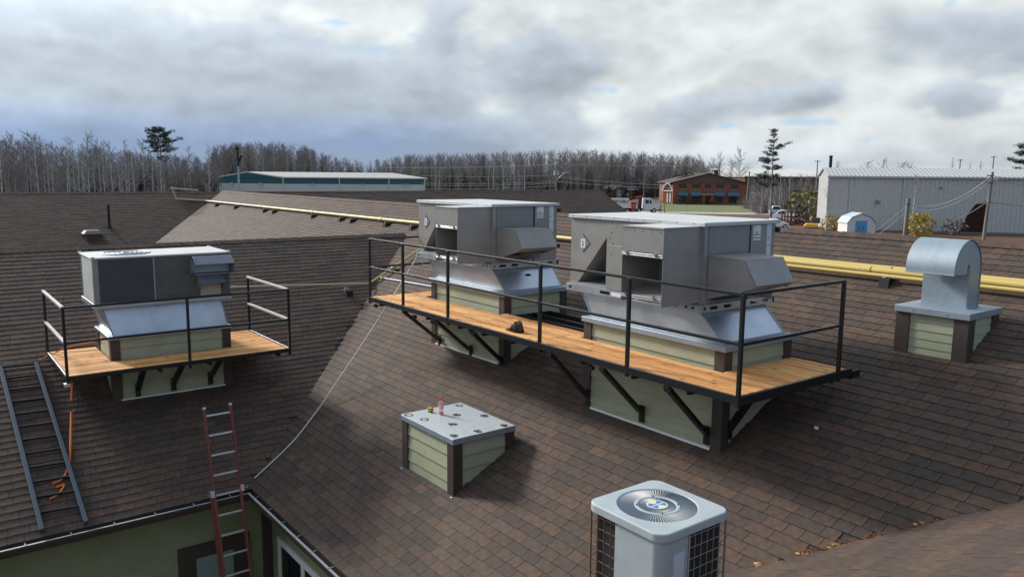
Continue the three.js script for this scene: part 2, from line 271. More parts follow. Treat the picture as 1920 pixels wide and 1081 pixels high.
// ridge caps: folded shingles lapped along each ridge
function ridgeCaps(a, b, n1, n2, seed) {
  const R = rng(seed), ax = b.clone().sub(a), L = ax.length(); ax.normalize(); const list = [];
  const half = (n) => { const dn = V(n.x, 0, n.z); dn.addScaledVector(n, -dn.dot(n)).normalize(); return dn; };
  const d1 = half(n1), d2 = half(n2), w = 0.15, up = V(0, 1, 0);
  const piece = (P) => { const g = []; for (const [d, n] of [[d1, n1], [d2, n2]]) { const c = (s, k, h) => P.clone().addScaledVector(ax, s).addScaledVector(d, k).addScaledVector(n, h); g.push(hexa([c(0, 0, 0.012), c(0.17, 0, 0.006), c(0.17, w, 0.006), c(0, w, 0.012), c(0, 0, 0.026), c(0.17, 0, 0.012), c(0.17, w, 0.012), c(0, w, 0.022)])); } return merge(g); };
  const groups = shMats.map(() => []);
  for (let s = 0; s < L; s += 0.145) groups[Math.floor(R() * groups.length)].push(piece(a.clone().addScaledVector(ax, s).addScaledVector(up, 0.004)));
  groups.forEach((g, i) => { if (g.length) { const o = mesh('ridge_cap_row', merge(g), shMats[i], house); o.userData = { kind: 'stuff' }; } });
}
ridgeCaps(V(-39.2, RIDGE_M, ZR), V(9, RIDGE_M, ZR), nM, nMb, 5);
ridgeCaps(V(XR, RIDGE_L, 4), V(XR, RIDGE_L, -10.5), nL, V(-S * C5, C5, 0), 6);
ridgeCaps(V(-39.15, yL2(-39.15), 6), V(-39.15, yL2(-39.15), -37.2), nL, V(-S * C5, C5, 0), 7);
// walls under the eaves
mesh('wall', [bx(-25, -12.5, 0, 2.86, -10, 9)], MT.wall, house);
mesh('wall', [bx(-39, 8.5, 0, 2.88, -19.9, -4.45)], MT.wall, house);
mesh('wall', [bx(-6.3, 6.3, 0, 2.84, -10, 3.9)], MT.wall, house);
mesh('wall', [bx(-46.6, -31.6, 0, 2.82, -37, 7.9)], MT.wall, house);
mesh('corner_trim', [bx(-12.5 + 0.003, -12.40, 0, 2.85, -4.45 + 0.003, -4.30)], MT.trim, house);
// lap boards of the two walls that show below the eaves
for (let k = 0; k < 8; k++) {
  const y0 = 2.83 - (k + 1) * 0.19, g1 = new THREE.BoxGeometry(0.012, 0.20, 13.2).rotateZ(0.06).translate(-12.488, y0 + 0.1, 2.3), g2 = new THREE.BoxGeometry(5.9, 0.20, 0.012).rotateX(-0.06).translate(-9.33, y0 + 0.1, -4.438);
  mesh('wall_board', muv(g1), MT.wall, house); mesh('wall_board', muv(g2), MT.wall, house);
}
mesh('soffit', [bx(-12.5, -12.06, 2.87, 2.885, -4.4, 8.9)], MT.soffit, house);
mesh('soffit', [bx(-12.4, -6.4, 2.87, 2.885, -4.45, -4.04)], MT.soffit, house);
mesh('fascia', [bx(-12.06, -12.035, 2.76, 2.905, -4.0, 8.9)], MT.trim, house);
mesh('fascia', [bx(-12.03, -6.8, 2.76, 2.905, -4.06, -4.035)], MT.trim, house);
// gutters: open troughs with hanger straps and old leaves
function gutter(a, b, out, seed) {
  const ax = b.clone().sub(a).normalize(), L = a.distanceTo(b), up = V(0, 1, 0), P = (s, o, h) => a.clone().addScaledVector(ax, s).addScaledVector(out, o).addScaledVector(up, h);
  const side = (o0, h0, o1, h1, t) => hexa([P(0, o0, h0), P(L, o0, h0), P(L, o0 + t, h0), P(0, o0 + t, h0), P(0, o1, h1), P(L, o1, h1), P(L, o1 + t, h1), P(0, o1 + t, h1)]);
  const strapM = mat([0.20, 0.20, 0.20], { roughness: 0.6 }), gm = mat([0.40, 0.41, 0.41], { map: speckT, roughness: 0.5 });
  const g = mesh('gutter', [side(0.0, -0.11, 0.0, 0.0, 0.003), side(0.09, -0.11, 0.115, -0.005, 0.004), hexa([P(0, 0, -0.115), P(L, 0, -0.115), P(L, 0.094, -0.115), P(0, 0.094, -0.115), P(0, 0, -0.108), P(L, 0, -0.108), P(L, 0.094, -0.108), P(0, 0.094, -0.108)]), hexa([P(0, 0.092, -0.016), P(L, 0.092, -0.016), P(L, 0.130, -0.016), P(0, 0.130, -0.016), P(0, 0.092, 0.002), P(L, 0.092, 0.002), P(L, 0.130, 0.004), P(0, 0.130, 0.004)])], gm, house);
  const outer = mesh('gutter_face', [side(0.131, -0.03, 0.133, 0.004, 0.003), side(0.100, -0.116, 0.128, -0.03, 0.003)], MT.trim, g);
  for (let s = 0.25; s < L; s += 0.55) mesh('gutter_strap', [bar(P(s, -0.01, 0.006), P(s, 0.125, 0.005), 0.02, 0.004)], strapM, g);
  const R = rng(seed), lf = []; for (let i = 0; i < 260; i++) { const c = P(R() * L, 0.02 + R() * 0.065, -0.102 + R() * 0.014), t = new THREE.PlaneGeometry(0.03 + R() * 0.03, 0.015 + R() * 0.02).rotateX(-1.57 + (R() - 0.5) * 0.9).rotateY(R() * 6); lf.push(t.translate(c.x, c.y, c.z)); }
  const l = mesh('leaf_litter', merge(lf), mat([0.10, 0.075, 0.055], { side: THREE.DoubleSide, roughness: 0.95 }), g); l.userData = { kind: 'stuff' };
}
gutter(V(-12.03, 2.905, -3.9), V(-12.03, 2.905, 8.8), V(1, 0, 0), 71);
gutter(V(-11.93, 2.905, -4.03), V(-6.9, 2.905, -4.03), V(0, 0, 1), 72);
// windows below the eaves
{
  const w = mesh('window', [bx(-12.49, -12.44, 0.55, 2.02, -4.08, -2.95)], MT.trim, house); // dark surround
  mesh('pane', [bx(-12.455, -12.43, 0.75, 1.80, -3.80, -3.22)], mat([0.22, 0.27, 0.26], { roughness: 0.08 }), w);
  mesh('sill', [bx(-12.46, -12.38, 0.5, 0.56, -4.12, -2.91)], MT.trim, w);
  const v = mesh('window', slab([[-12.05, 0.9], [-10.0, 0.9], [-10.0, 2.0], [-12.05, 2.0]], 0.05, V(0, 0, -4.45), V(1, 0, 0), V(0, 1, 0), [[[-11.93, 1.0], [-11.08, 1.0], [-11.08, 1.9], [-11.93, 1.9]], [[-10.96, 1.0], [-10.1, 1.0], [-10.1, 1.9], [-10.96, 1.9]]]), MT.white, house);
  const dkGlass = mat([0.012, 0.014, 0.016], { roughness: 0.05 });
  mesh('pane', [bx(-11.94, -11.07, 0.99, 1.91, -4.43, -4.415)], dkGlass, v); mesh('pane', [bx(-10.97, -10.09, 0.99, 1.91, -4.43, -4.415)], dkGlass, v);
}
// debris that has gathered in the near valley: needles and a few leaves
{
  const R = rng(88), g = [], y = [];
  for (let i = 0; i < 300; i++) {
    const c = R() < 0.7 ? [0.02, 0.16, 0.2, 0.27, 0.33, 0.42, 0.55, 0.6][Math.floor(R() * 8)] + (R() - 0.5) * 0.05 : R(), x = -4.35 + c * 1.9, z = -10.7 - x, s = (R() - 0.5) * 0.10, P = V(x + s * (R() < 0.5 ? 1 : 0.2), 0, z + s * 0.6); P.y = Math.max(yM(P.z), yN(P.x)) + 0.02 + R() * 0.012;
    const a = R() * 6.28, L = 0.03 + R() * 0.05, q = V(Math.cos(a) * L, (R() - 0.4) * 0.012, Math.sin(a) * L); g.push(rod(P, P.clone().add(q), 0.0016, 0.0012, 3, false));
  }
  for (let i = 0; i < 26; i++) { const c = [0.02, 0.17, 0.27, 0.42, 0.56, 0.95][Math.floor(R() * 6)] + (R() - 0.5) * 0.03, x = -4.35 + c * 1.9, z = -10.7 - x; const t = new THREE.CircleGeometry(0.014 + R() * 0.014, 6).rotateX(-1.57 + (R() - 0.5)).rotateY(R() * 6); t.translate(x + (R() - 0.5) * 0.06, Math.max(yM(z), yN(x)) + 0.03, z + (R() - 0.5) * 0.06); y.push(t); }
  const o = solo('pine_needle_litter', 'orange pine needles gathered in the near roof valley', 'needles', merge(g), MT.leaf, null, 'stuff');
  const q = solo('fallen_leaves', 'few curled pale brown leaves lying in the near roof valley', 'leaves', merge(y), mat([0.42, 0.24, 0.10], { side: THREE.DoubleSide }), null, 'stuff');
}
// small vents on the far slope
{
  const n = nL.clone(), P = (x, z) => V(x, yL2(x), z);
  const a = P(-36.4, -6.62); solo('vent_stack', 'thin dark vent pipe standing on the far left roof slope', 'vent pipe', merge([rod(a.clone().add(V(0, -0.1, 0)), a.clone().add(V(0, 0.95, 0)), 0.055, 0.055, 12), rod(a.clone().add(V(0, -0.05, 0)), a.clone().add(V(0, 0.12, 0)), 0.12, 0.065, 12)]), MT.dark);
  const b = P(-35.7, -5.85), t = thing('roof_vent', 'low square slotted box vent on the far left roof slope', 'roof vent', [b.x, b.y, b.z]);
  mesh('vent_base', [bx(-0.26, 0.26, -0.25, 0.13, -0.27, 0.27)], MT.trim, t); mesh('vent_cap', [hexa([V(-0.36, 0.17, -0.36), V(0.36, 0.17, -0.36), V(0.36, 0.17, 0.36), V(-0.36, 0.17, 0.36), V(-0.24, 0.30, -0.24), V(0.24, 0.30, -0.24), V(0.24, 0.30, 0.24), V(-0.24, 0.30, 0.24)])], mat([0.15, 0.135, 0.125], { roughness: 0.6 }), t); mesh('vent_slot', [bx(-0.28, 0.28, 0.131, 0.155, -0.29, 0.29)], mat([0.25, 0.25, 0.26]), t);
}

// ================================================================ siding-clad roof curbs
// x0<x1, z0<z1; roof(x,z) gives the roof height; low: which faces stand tallest
function curb(name, label, x0, x1, z0, z1, yTop, roof, board = 0.19, trimW = 0.13, group) {
  const g = thing(name, label, 'roof curb', [0, 0, 0], group), yb = Math.min(roof(x0, z1), roof(x1, z0), roof(x1, z1), roof(x0, z0));
  mesh('core', [bx(x0 + 0.03, x1 - 0.03, yb - 0.25, yTop - 0.01, z0 + 0.03, z1 - 0.03)], MT.trim, g);
  const faces = [
    { len: x1 - x0, mk: (w, h) => new THREE.BoxGeometry(w, h, 0.014).rotateX(-0.085), at: (y) => [(x0 + x1) / 2, y, z1 - 0.012], low: Math.min(roof(x0, z1), roof(x1, z1)) },
    { len: x1 - x0, mk: (w, h) => new THREE.BoxGeometry(w, h, 0.014).rotateX(0.085), at: (y) => [(x0 + x1) / 2, y, z0 + 0.012], low: Math.min(roof(x0, z0), roof(x1, z0)) },
    { len: z1 - z0, mk: (w, h) => new THREE.BoxGeometry(0.014, h, w).rotateZ(0.085), at: (y) => [x1 - 0.012, y, (z0 + z1) / 2], low: Math.min(roof(x1, z0), roof(x1, z1)), s: 1 },
    { len: z1 - z0, mk: (w, h) => new THREE.BoxGeometry(0.014, h, w).rotateZ(-0.085), at: (y) => [x0 + 0.012, y, (z0 + z1) / 2], low: Math.min(roof(x0, z0), roof(x0, z1)) }];
  faces.forEach((f, fi) => {
    for (let y = yTop - board / 2, k = 0; y + board / 2 > f.low + 0.01; y -= board, k++) {
      const ge = f.mk(f.len - 0.04, board + 0.015);
      mesh('siding_board', muv(ge.translate(...f.at(y)), k * 0.37, k * 0.21), MT.siding, g);
    }
  });
  for (const [x, sx] of [[x0, 1], [x1, -1]]) for (const [z, sz] of [[z0, 1], [z1, -1]]) {
    const low = Math.min(roof(x, z), roof(x + sx * trimW, z), roof(x, z + sz * trimW)) - 0.06;
    if (yTop - low < 0.05) continue;
    mesh('corner_trim', [rbx(x - sx * 0.018, x + sx * trimW, low, yTop - 0.005, z + sz * 0.02, z - sz * 0.020, 0.003), rbx(x - sx * 0.020, x + sx * 0.02, low - 0.001, yTop - 0.004, z - sz * 0.018, z + sz * trimW, 0.003)], MT.trim, g);
  }
  return settle(g, (x0 + x1) / 2, yb, (z0 + z1) / 2);
}
const roofM = (x, z) => yM(z), roofL = (x) => yL(x);
function metalCap(g, x0, x1, z0, z1, y0, y1, m = MT.galv) {
  const d = g.position; const c = mesh('metal_cap', [rbx(x0, x1, y0, y1, z0, z1, 0.006)], m, g); c.position.sub(d); return c;
}
const cR = curb('roof_curb', 'sage siding roof curb under the unit at the railing corner of the long catwalk', -8.05, -5.66, -8.78, -7.47, 5.89, roofM, 0.19);
metalCap(cR, -8.09, -5.61, -8.83, -7.42, 5.885, 5.955, MT.galvDull);
const cM = curb('roof_curb', 'sage siding roof curb under the unit at the catwalk end by the white rope', -12.51, -10.26, -9.02, -7.69, 5.93, roofM, 0.19);
metalCap(cM, -12.56, -10.21, -9.07, -7.64, 5.925, 6.0, MT.galvDull);
const cL = curb('roof_curb', 'sage siding roof curb under the lone unit on the dark left roof', -15.47, -14.31, -4.47, -2.52, 5.15, roofL, 0.19);
metalCap(cL, -15.51, -14.26, -4.51, -2.48, 5.12, 5.17);
const cG = curb('roof_curb', 'small sage siding curb carrying the gooseneck vent', -4.77, -3.95, -10.50, -9.71, 6.30, roofM, 0.105, 0.15);
metalCap(cG, -4.80, -3.915, -10.55, -9.66, 6.285, 6.366, MT.galvDull);
const cB = curb('roof_curb', 'capped sage siding box with a stained flat metal lid and a bottle on it', -9.745, -8.42, -6.47, -5.49, 4.385, roofM, 0.19, 0.13);
{
  // lid with tar smears where old clips stood
  const lidT = new THREE.CanvasTexture((() => { const c = document.createElement('canvas'); c.width = 512; c.height = 384; const x = c.getContext('2d'), R = rng(5); x.fillStyle = 'rgb(188,196,202)'; x.fillRect(0, 0, 512, 384);
    for (let i = 0; i < 900; i++) { x.fillStyle = `rgba(${150 + R() * 60 | 0},${160 + R() * 55 | 0},${168 + R() * 50 | 0},0.12)`; x.beginPath(); x.arc(R() * 512, R() * 384, 3 + R() * 16, 0, 7); x.fill(); }
    const ring = (u, v, r, full) => { for (let i = 0; i < 70; i++) { const a = R() * 6.28, k = full ? Math.sqrt(R()) : 0.75 + 0.35 * R(); x.fillStyle = `rgba(22,20,20,${0.35 + 0.6 * R()})`; x.beginPath(); x.ellipse(u * 512 + Math.cos(a) * r * k, v * 384 + Math.sin(a) * r * 0.8 * k, 1.5 + R() * 6, 1 + R() * 4, R() * 3, 0, 7); x.fill(); } };
    ring(0.07, 0.93, 24, false); ring(0.30, 0.86, 24, false); ring(0.60, 0.66, 28, true); ring(0.91, 0.91, 26, true); ring(0.36, 0.38, 25, true); ring(0.09, 0.10, 22, false); ring(0.56, 0.09, 25, true); ring(0.93, 0.55, 25, true); ring(0.94, 0.12, 22, true);
    x.strokeStyle = 'rgba(40,38,38,0.7)'; x.lineWidth = 1.5; for (let i = 0; i < 16; i++) { const u = 150 + R() * 300, v = 90 + R() * 220, a = -0.5 + R(); x.beginPath(); x.moveTo(u, v); x.lineTo(u + Math.cos(a) * (8 + R() * 26), v + Math.sin(a) * (8 + R() * 20)); x.stroke(); }
    return c; })()); lidT.colorSpace = THREE.SRGBColorSpace;
  const top = mat([1, 1, 1], { map: lidT, roughness: 0.42, metalness: 0.25 });
  const c = mesh('metal_lid', [rbx(-9.775, -8.39, 4.375, 4.452, -6.50, -5.46, 0.005)], MT.galvDull, cB); c.position.sub(cB.position);
  const pl = new THREE.PlaneGeometry(1.375, 1.03).rotateX(-Math.PI / 2); const t = mesh('lid_sheet', pl, top, cB, [-9.0825, 4.456, -5.98]); t.position.sub(cB.position);
  for (const [x, z] of [[-9.745, -5.46], [-8.42, -5.46]]) { const f = mesh('flashing', [bx(x - 0.01, x + 0.018, yM(z) - 0.005, yM(z) + 0.01, z, z + 0.025)], MT.white, cB); f.position.sub(cB.position); }
}
for (const [g, x0, x1, z] of [[cR, -7.9, -5.8, -7.455], [cM, -12.38, -10.4, -7.675]]) { const f = mesh('flashing', [bx(x0, x1, yM(z) + 0.005, yM(z) + 0.035, z - 0.004, z + 0.012)], MT.white, g); f.position.sub(g.position); }
{ const f = mesh('flashing', [bx(-14.298, -14.285, yL(-14.29) + 0.005, yL(-14.29) + 0.03, -4.36, -2.62)], MT.white, cL); f.position.sub(cL.position); }

// ---------------------------------------------------------------- sheet metal transitions between curb and unit
function transition(label, bot, yb, top, yt, curbBase) {
  const r = ([x0, x1, z0, z1], y) => [V(x0, y, z0), V(x1, y, z0), V(x1, y, z1), V(x0, y, z1)], g = thing('duct_transition', label, 'duct');
  mesh('sheet_metal_skirt', [hexa([...r(bot, yb), ...r(top, yt)])], MT.galv, g);
  const e = 0.02, [a, b, c, d] = bot; mesh('bottom_flange', [rbx(a - e, b + e, yb - 0.002, yb + 0.012, c - e, d + e, 0.003)], MT.galvDull, g);
  const B = r(bot, yb), T = r(top, yt); for (let i = 0; i < 4; i++) mesh('seam', [bar(B[i], T[i], 0.018, 0.018)], MT.galvDull, g);
  return settle(g, (a + b) / 2, yb, (c + d) / 2);
}
transition('galvanized sheet metal transition below the unit at the railing corner', [-7.98, -5.72, -8.74, -7.52], 5.957, [-8.22, -6.10, -8.80, -7.53], 6.285);
transition('galvanized sheet metal transition with a dark stamp below the unit by the rope', [-12.44, -10.32, -8.98, -7.74], 6.002, [-12.70, -10.66, -9.02, -7.72], 6.345);
transition('wide galvanized sheet metal transition below the lone left unit', [-15.45, -14.30, -4.44, -2.56], 5.172, [-15.36, -14.42, -4.36, -2.42], 5.70);
{ // ink stamp on the skirt's side
  const o = V(-10.32, 6.002, -8.36), u = V(0, 0, -1), up = V(-0.34, 0.343, 0).normalize(), n = u.clone().cross(up).normalize().multiplyScalar(-1), P = (a, b) => o.clone().addScaledVector(up, 0.27 + b).addScaledVector(u, a - 0.02).addScaledVector(V(0.71, 0.70, 0), 0.003);
  solo('stamped_label', 'small dark ink stamp on the galvanized transition', 'label', merge([hexa([P(0, 0), P(0.11, 0), P(0.11, 0), P(0, 0), P(-0.01, 0.05), P(0.10, 0.05), P(0.10, 0.052), P(-0.01, 0.052)])]), mat([0.05, 0.055, 0.05], { side: THREE.DoubleSide }));
}

// ================================================================ packaged rooftop units with intake and relief hoods
const stickT = (seed, w, h, kind) => { const c = document.createElement('canvas'); c.width = w; c.height = h; const x = c.getContext('2d'), R = rng(seed); x.fillStyle = kind === 2 ? '#c9d6dd' : '#d9dcdc'; x.fillRect(0, 0, w, h);
  if (kind === 1) { x.fillStyle = '#2c3a44'; x.fillRect(w * 0.42, h * 0.42, w * 0.1, h * 0.16); x.fillRect(0, h * 0.60, w, h * 0.05); x.fillStyle = '#31435f'; x.fillRect(0, h * 0.83, w, h * 0.05); for (let i = 0; i < 16; i++) { x.fillStyle = `rgba(60,75,90,${0.2 + R() * 0.4})`; x.fillRect(w * 0.08, h * (0.05 + i * 0.058), w * (0.3 + R() * 0.5), 2); } }
  if (kind === 2) { for (let i = 0; i < 34; i++) { x.fillStyle = `rgba(50,90,110,${0.15 + R() * 0.35})`; x.fillRect(w * 0.12, h * (0.03 + i * 0.028), w * (0.3 + R() * 0.45), 2); } x.fillStyle = '#22303a'; x.fillRect(w * 0.2, h * 0.42, w * 0.25, h * 0.03); x.fillRect(w * 0.55, h * 0.38, w * 0.15, h * 0.05); x.fillRect(0, h * 0.62, w, 3); }
  if (kind === 3) { x.fillStyle = '#30333a'; x.fillRect(w * 0.3, h * 0.15, w * 0.15, h * 0.7); x.fillRect(w * 0.55, h * 0.3, w * 0.2, h * 0.15); x.fillRect(w * 0.5, h * 0.6, w * 0.2, h * 0.2); }
  const t = new THREE.CanvasTexture(c); t.colorSpace = THREE.SRGBColorSpace; return mat([1, 1, 1], { map: t, roughness: 0.5 }); };
const lab1 = stickT(3, 96, 128, 1), lab2 = stickT(4, 64, 256, 2), lab3 = stickT(5, 48, 64, 3);
function makeUnit(label) { // origin: front right bottom corner; runs to -x and -z
  const g = thing('rooftop_unit', label, 'air handler', [0, 0, 0], 'taupe rooftop units along the catwalk'), T = MT.taupe;
  // base rail, with lifting slots
  const slot = (a, b) => [[a, 0.03], [b, 0.03], [b, 0.068], [a, 0.068]], hole = (a) => Array.from({ length: 10 }, (_, i) => [a + 0.02 * Math.cos(i * 0.628), 0.05 + 0.02 * Math.sin(i * 0.628)]);
  const plate = (w, holes, o, u) => slab([[0, 0], [w, 0], [w, 0.095], [0, 0.095]], 0.005, o, u, V(0, 1, 0), holes);
  const br = mesh('base_rail', [plate(2.45, [slot(0.06, 0.12), slot(0.70, 0.89), slot(1.50, 1.69), hole(2.22), hole(2.32)], V(-2.42, 0, 0.03), V(1, 0, 0)), plate(1.42, [hole(0.06), slot(0.16, 0.30), slot(0.42, 0.56), slot(0.95, 1.10), slot(1.2, 1.33)], V(0.03, 0, 0.03), V(0, 0, -1)), plate(1.42, [slot(0.3, 0.45)], V(-2.42, 0, -1.39), V(0, 0, 1)), plate(2.45, [], V(0.03, 0, -1.44), V(-1, 0, 0)),
    bx(-2.419, 0.029, 0.088, 0.0945, -1.44, 0.0299), bx(-2.419, 0.029, 0.0005, 0.006, -0.03, 0.0299), bx(-0.03, 0.029, 0.0005, 0.006, -1.39, -0.031)], MT.galv, g);
  for (const x of [-1.5, -0.6]) mesh('rail_label', [bx(x, x + 0.22, 0.02, 0.075, 0.0355, 0.0375)], MT.white, br);
  // cabinet: rear block plus a front block cut by the slanted coil recess
  const cab = mesh('cabinet', [bx(-2.37, 0, 0.095, 1.05, -1.41, -0.45), slab([[-2.37, 0.096], [0, 0.096], [0, 1.05], [-2.37, 1.05]], 0.4495, V(0, 0, -0.4495), V(1, 0, 0), V(0, 1, 0), [[[-2.21, 0.125], [-1.645, 0.125], [-1.645, 0.80]]])], T, g);
  mesh('recess_floor', [hexa([V(-2.2, 0.126, -0.44), V(-1.65, 0.126, -0.44), V(-1.65, 0.126, -0.005), V(-2.2, 0.126, -0.005), V(-2.18, 0.132, -0.44), V(-1.65, 0.132, -0.44), V(-1.65, 0.132, -0.005), V(-2.18, 0.132, -0.005)])], MT.galvDull, cab);
  mesh('coil', [slab([[-2.19, 0.14], [-1.66, 0.14], [-1.66, 0.76]], 0.02, V(0, 0, -0.444))], MT.slate, cab);
  const lid = mesh('lid', [rbx(-2.40, 0.03, 1.05, 1.085, -1.44, 0.03, 0.006)], MT.lidPale, g);
  mesh('lid_edge', [rbx(-2.402, 0.032, 1.035, 1.052, 0.018, 0.032, 0.003), rbx(0.018, 0.033, 1.036, 1.0515, -1.44, 0.02, 0.003)], MT.galvDull, lid);
  // front details
  const fp = mesh('front_panel', [rbx(-1.635, -0.74, 0.11, 0.69, 0.0005, 0.007, 0.002), rbx(-1.635, -0.74, 0.705, 1.03, 0.0005, 0.007, 0.002)], T, g);
  mesh('panel_seam', [bx(-1.63, -1.0, 0.692, 0.702, 0.001, 0.009)], MT.lidPale, fp);
  for (const [x, y] of [[-1.55, 0.99], [-1.55, 0.87], [-1.57, 0.80], [-1.55, 0.58], [-1.52, 0.72], [-0.9, 0.99]]) mesh('screw', new THREE.CylinderGeometry(0.008, 0.008, 0.005, 8).rotateX(1.5708), MT.slate, fp, [x, y, 0.009]);
  for (let k = 0; k < 9; k++) mesh('screw', new THREE.CylinderGeometry(0.007, 0.007, 0.005, 8).rotateX(1.5708), MT.slate, g, [-2.3 + k * 0.27, 1.066, 0.031]);
  mesh('chevron_mark', [bar(V(-2.12, 0.815, 0.003), V(-1.98, 0.695, 0.003), 0.011, 0.006, V(0, 0, 1)), bar(V(-2.12, 0.57, 0.003), V(-1.98, 0.697, 0.003), 0.011, 0.006, V(0, 0, 1))], MT.slate, g);
  mesh('sticker', new THREE.PlaneGeometry(0.095, 0.125), lab3, g, [-2.115, 0.685, 0.004]);
  // intake hood: hollow box with an open lower front
  const hb = [], x0 = -0.70, x1 = -0.04, zf = 0.66, y0 = 0.12, y1 = 1.025;
  const hood = mesh('intake_hood', [bx(x0, x0 + 0.006, y0, y1, 0, zf), bx(x1 - 0.006, x1, y0, y1, 0, zf), bx(x0 + 0.006, x1 - 0.006, 0.735, y1 - 0.008, zf - 0.008, zf - 0.001), rbx(x0 - 0.004, x1 + 0.004, y1 - 0.008, y1 + 0.012, 0.0005, zf + 0.006, 0.003), hexa([V(x0 + 0.006, 0.20, zf - 0.04), V(x1 - 0.006, 0.20, zf - 0.04), V(x1 - 0.006, 0.32, 0.01), V(x0 + 0.006, 0.32, 0.01), V(x0 + 0.006, 0.21, zf - 0.04), V(x1 - 0.006, 0.21, zf - 0.04), V(x1 - 0.006, 0.33, 0.01), V(x0 + 0.006, 0.33, 0.01)]),
    bx(x0 + 0.006, x1 - 0.006, 0.72, 0.726, 0.02, zf - 0.04)], T, g);
  mesh('hood_top_sheet', [bx(x0 + 0.05, x1 - 0.002, y1 + 0.0125, y1 + 0.016, 0.03, zf - 0.004)], MT.lidPale, hood);
  for (const y of [0.715, 0.205]) for (const k of [0, 0.024]) mesh('chrome_rail', [rbx(x0 + 0.004, x1 - 0.004, y - k - 0.008, y - k + 0.010, zf - 0.012, zf + 0.006, 0.004)], MT.alu, hood);
  for (const [x, y] of [[-0.61, 0.725], [-0.15, 0.725], [-0.61, 0.225], [-0.15, 0.225]]) mesh('latch', [rod(V(x, y, zf), V(x, y, zf + 0.022), 0.017, 0.017, 10), bx(x - 0.005, x + 0.005, y - 0.045, y, zf + 0.004, zf + 0.014)], MT.chrome, hood);
  mesh('hood_partition', [bx(x0 + 0.006, x1 - 0.006, 0.10, 0.19, zf - 0.3, zf - 0.29)], T, hood);
  for (const [z, y] of [[0.14, 0.72], [0.3, 0.55], [0.42, 0.36], [0.62, 0.93]]) mesh('rivet', new THREE.CylinderGeometry(0.014, 0.014, 0.004, 10).rotateZ(1.5708), T, hood, [x1 + 0.002, y, z]);
  for (let k = 0; k < 5; k++) mesh('screw', new THREE.CylinderGeometry(0.007, 0.007, 0.005, 8).rotateX(1.5708), MT.slate, hood, [x0 + 0.05 + k * 0.14, 0.985, zf]);
  // right side: corner post, panels, relief hood with louvres below
  mesh('corner_post', [rbx(0.0005, 0.010, 0.10, 1.045, -0.062, -0.002, 0.002)], T, g);
  mesh('side_panel', [rbx(0.0005, 0.009, 0.70, 1.04, -0.868, -0.085, 0.002)], mat([0.24, 0.238, 0.24], { map: speckT, roughness: 0.42 }), g);
  mesh('gap_shade_strip', [bx(0.0005, 0.0035, 0.10, 1.045, -0.905, -0.872)], mat([0.03, 0.03, 0.032], { roughness: 0.9 }), g);  // dark strip painted in for the shade between the side panels
  const sp = mesh('side_panel', [rbx(0.0005, 0.009, 0.11, 1.04, -1.40, -0.907, 0.002)], T, g);
  mesh('sticker', new THREE.PlaneGeometry(0.15, 0.19).rotateY(Math.PI / 2), lab1, sp, [0.0105, 0.93, -1.02]);
  mesh('sticker', new THREE.PlaneGeometry(0.09, 0.46).rotateY(Math.PI / 2), lab2, sp, [0.0105, 0.82, -1.275]);
  for (const [y, z] of [[0.62, -1.36], [0.75, -1.37], [0.9, -1.37], [0.35, -1.37]]) mesh('screw', new THREE.CylinderGeometry(0.008, 0.008, 0.006, 8).rotateZ(1.5708), MT.dark, sp, [0.011, y, z]);
  const pr = [[0.0, 0.685], [0.52, 0.675], [0.69, 0.40], [0.60, 0.34], [0.0, 0.16]], za = -0.085, zb = -0.83, U = V(1, 0, 0), Y = V(0, 1, 0);
  const rh = mesh('relief_hood', [slab(pr, 0.006, V(0.0095, 0, za - 0.006), U, Y), slab(pr, 0.006, V(0.0095, 0, zb), U, Y),
    hexa([V(0.0095, 0.680, zb), V(0.53, 0.670, zb), V(0.53, 0.670, za), V(0.0095, 0.680, za), V(0.0095, 0.690, zb - 0.004), V(0.535, 0.680, zb - 0.004), V(0.535, 0.680, za + 0.004), V(0.0095, 0.690, za + 0.004)]),
    hexa([V(0.695, 0.395, zb), V(0.701, 0.398, zb), V(0.701, 0.398, za), V(0.695, 0.395, za), V(0.527, 0.672, zb), V(0.535, 0.676, zb), V(0.535, 0.676, za), V(0.527, 0.672, za)]),
    hexa([V(0.61, 0.335, zb), V(0.70, 0.392, zb), V(0.70, 0.392, za), V(0.61, 0.335, za), V(0.61, 0.340, zb), V(0.70, 0.398, zb), V(0.70, 0.398, za), V(0.61, 0.340, za)])], T, g);
  for (let k = 0; k < 7; k++) mesh('louvre', [hexa([V(0.01, 0.16 + k * 0.065, zb + 0.02), V(0.075, 0.14 + k * 0.065, zb + 0.02), V(0.075, 0.14 + k * 0.065, za - 0.02), V(0.01, 0.16 + k * 0.065, za - 0.02), V(0.01, 0.165 + k * 0.065, zb + 0.02), V(0.075, 0.145 + k * 0.065, zb + 0.02), V(0.075, 0.145 + k * 0.065, za - 0.02), V(0.01, 0.165 + k * 0.065, za - 0.02)])], MT.galvDull, rh);
  mesh('mesh_divider', [bx(0.02, 0.6, 0.2, 0.3, (za + zb) / 2 - 0.1, (za + zb) / 2 - 0.09)], T, rh);
  mesh('conduit_clamp', [rbx(0.0, 0.05, 0.93, 0.99, -1.46, -1.41), rbx(0.0, 0.05, 0.30, 0.36, -1.46, -1.41)], MT.dark, g);
  return g;
}
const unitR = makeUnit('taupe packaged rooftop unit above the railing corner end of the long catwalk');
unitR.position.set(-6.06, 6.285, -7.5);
copyOf(unitR, [-10.62, 6.345, -7.69], 'taupe packaged rooftop unit at the catwalk end by the white rope');
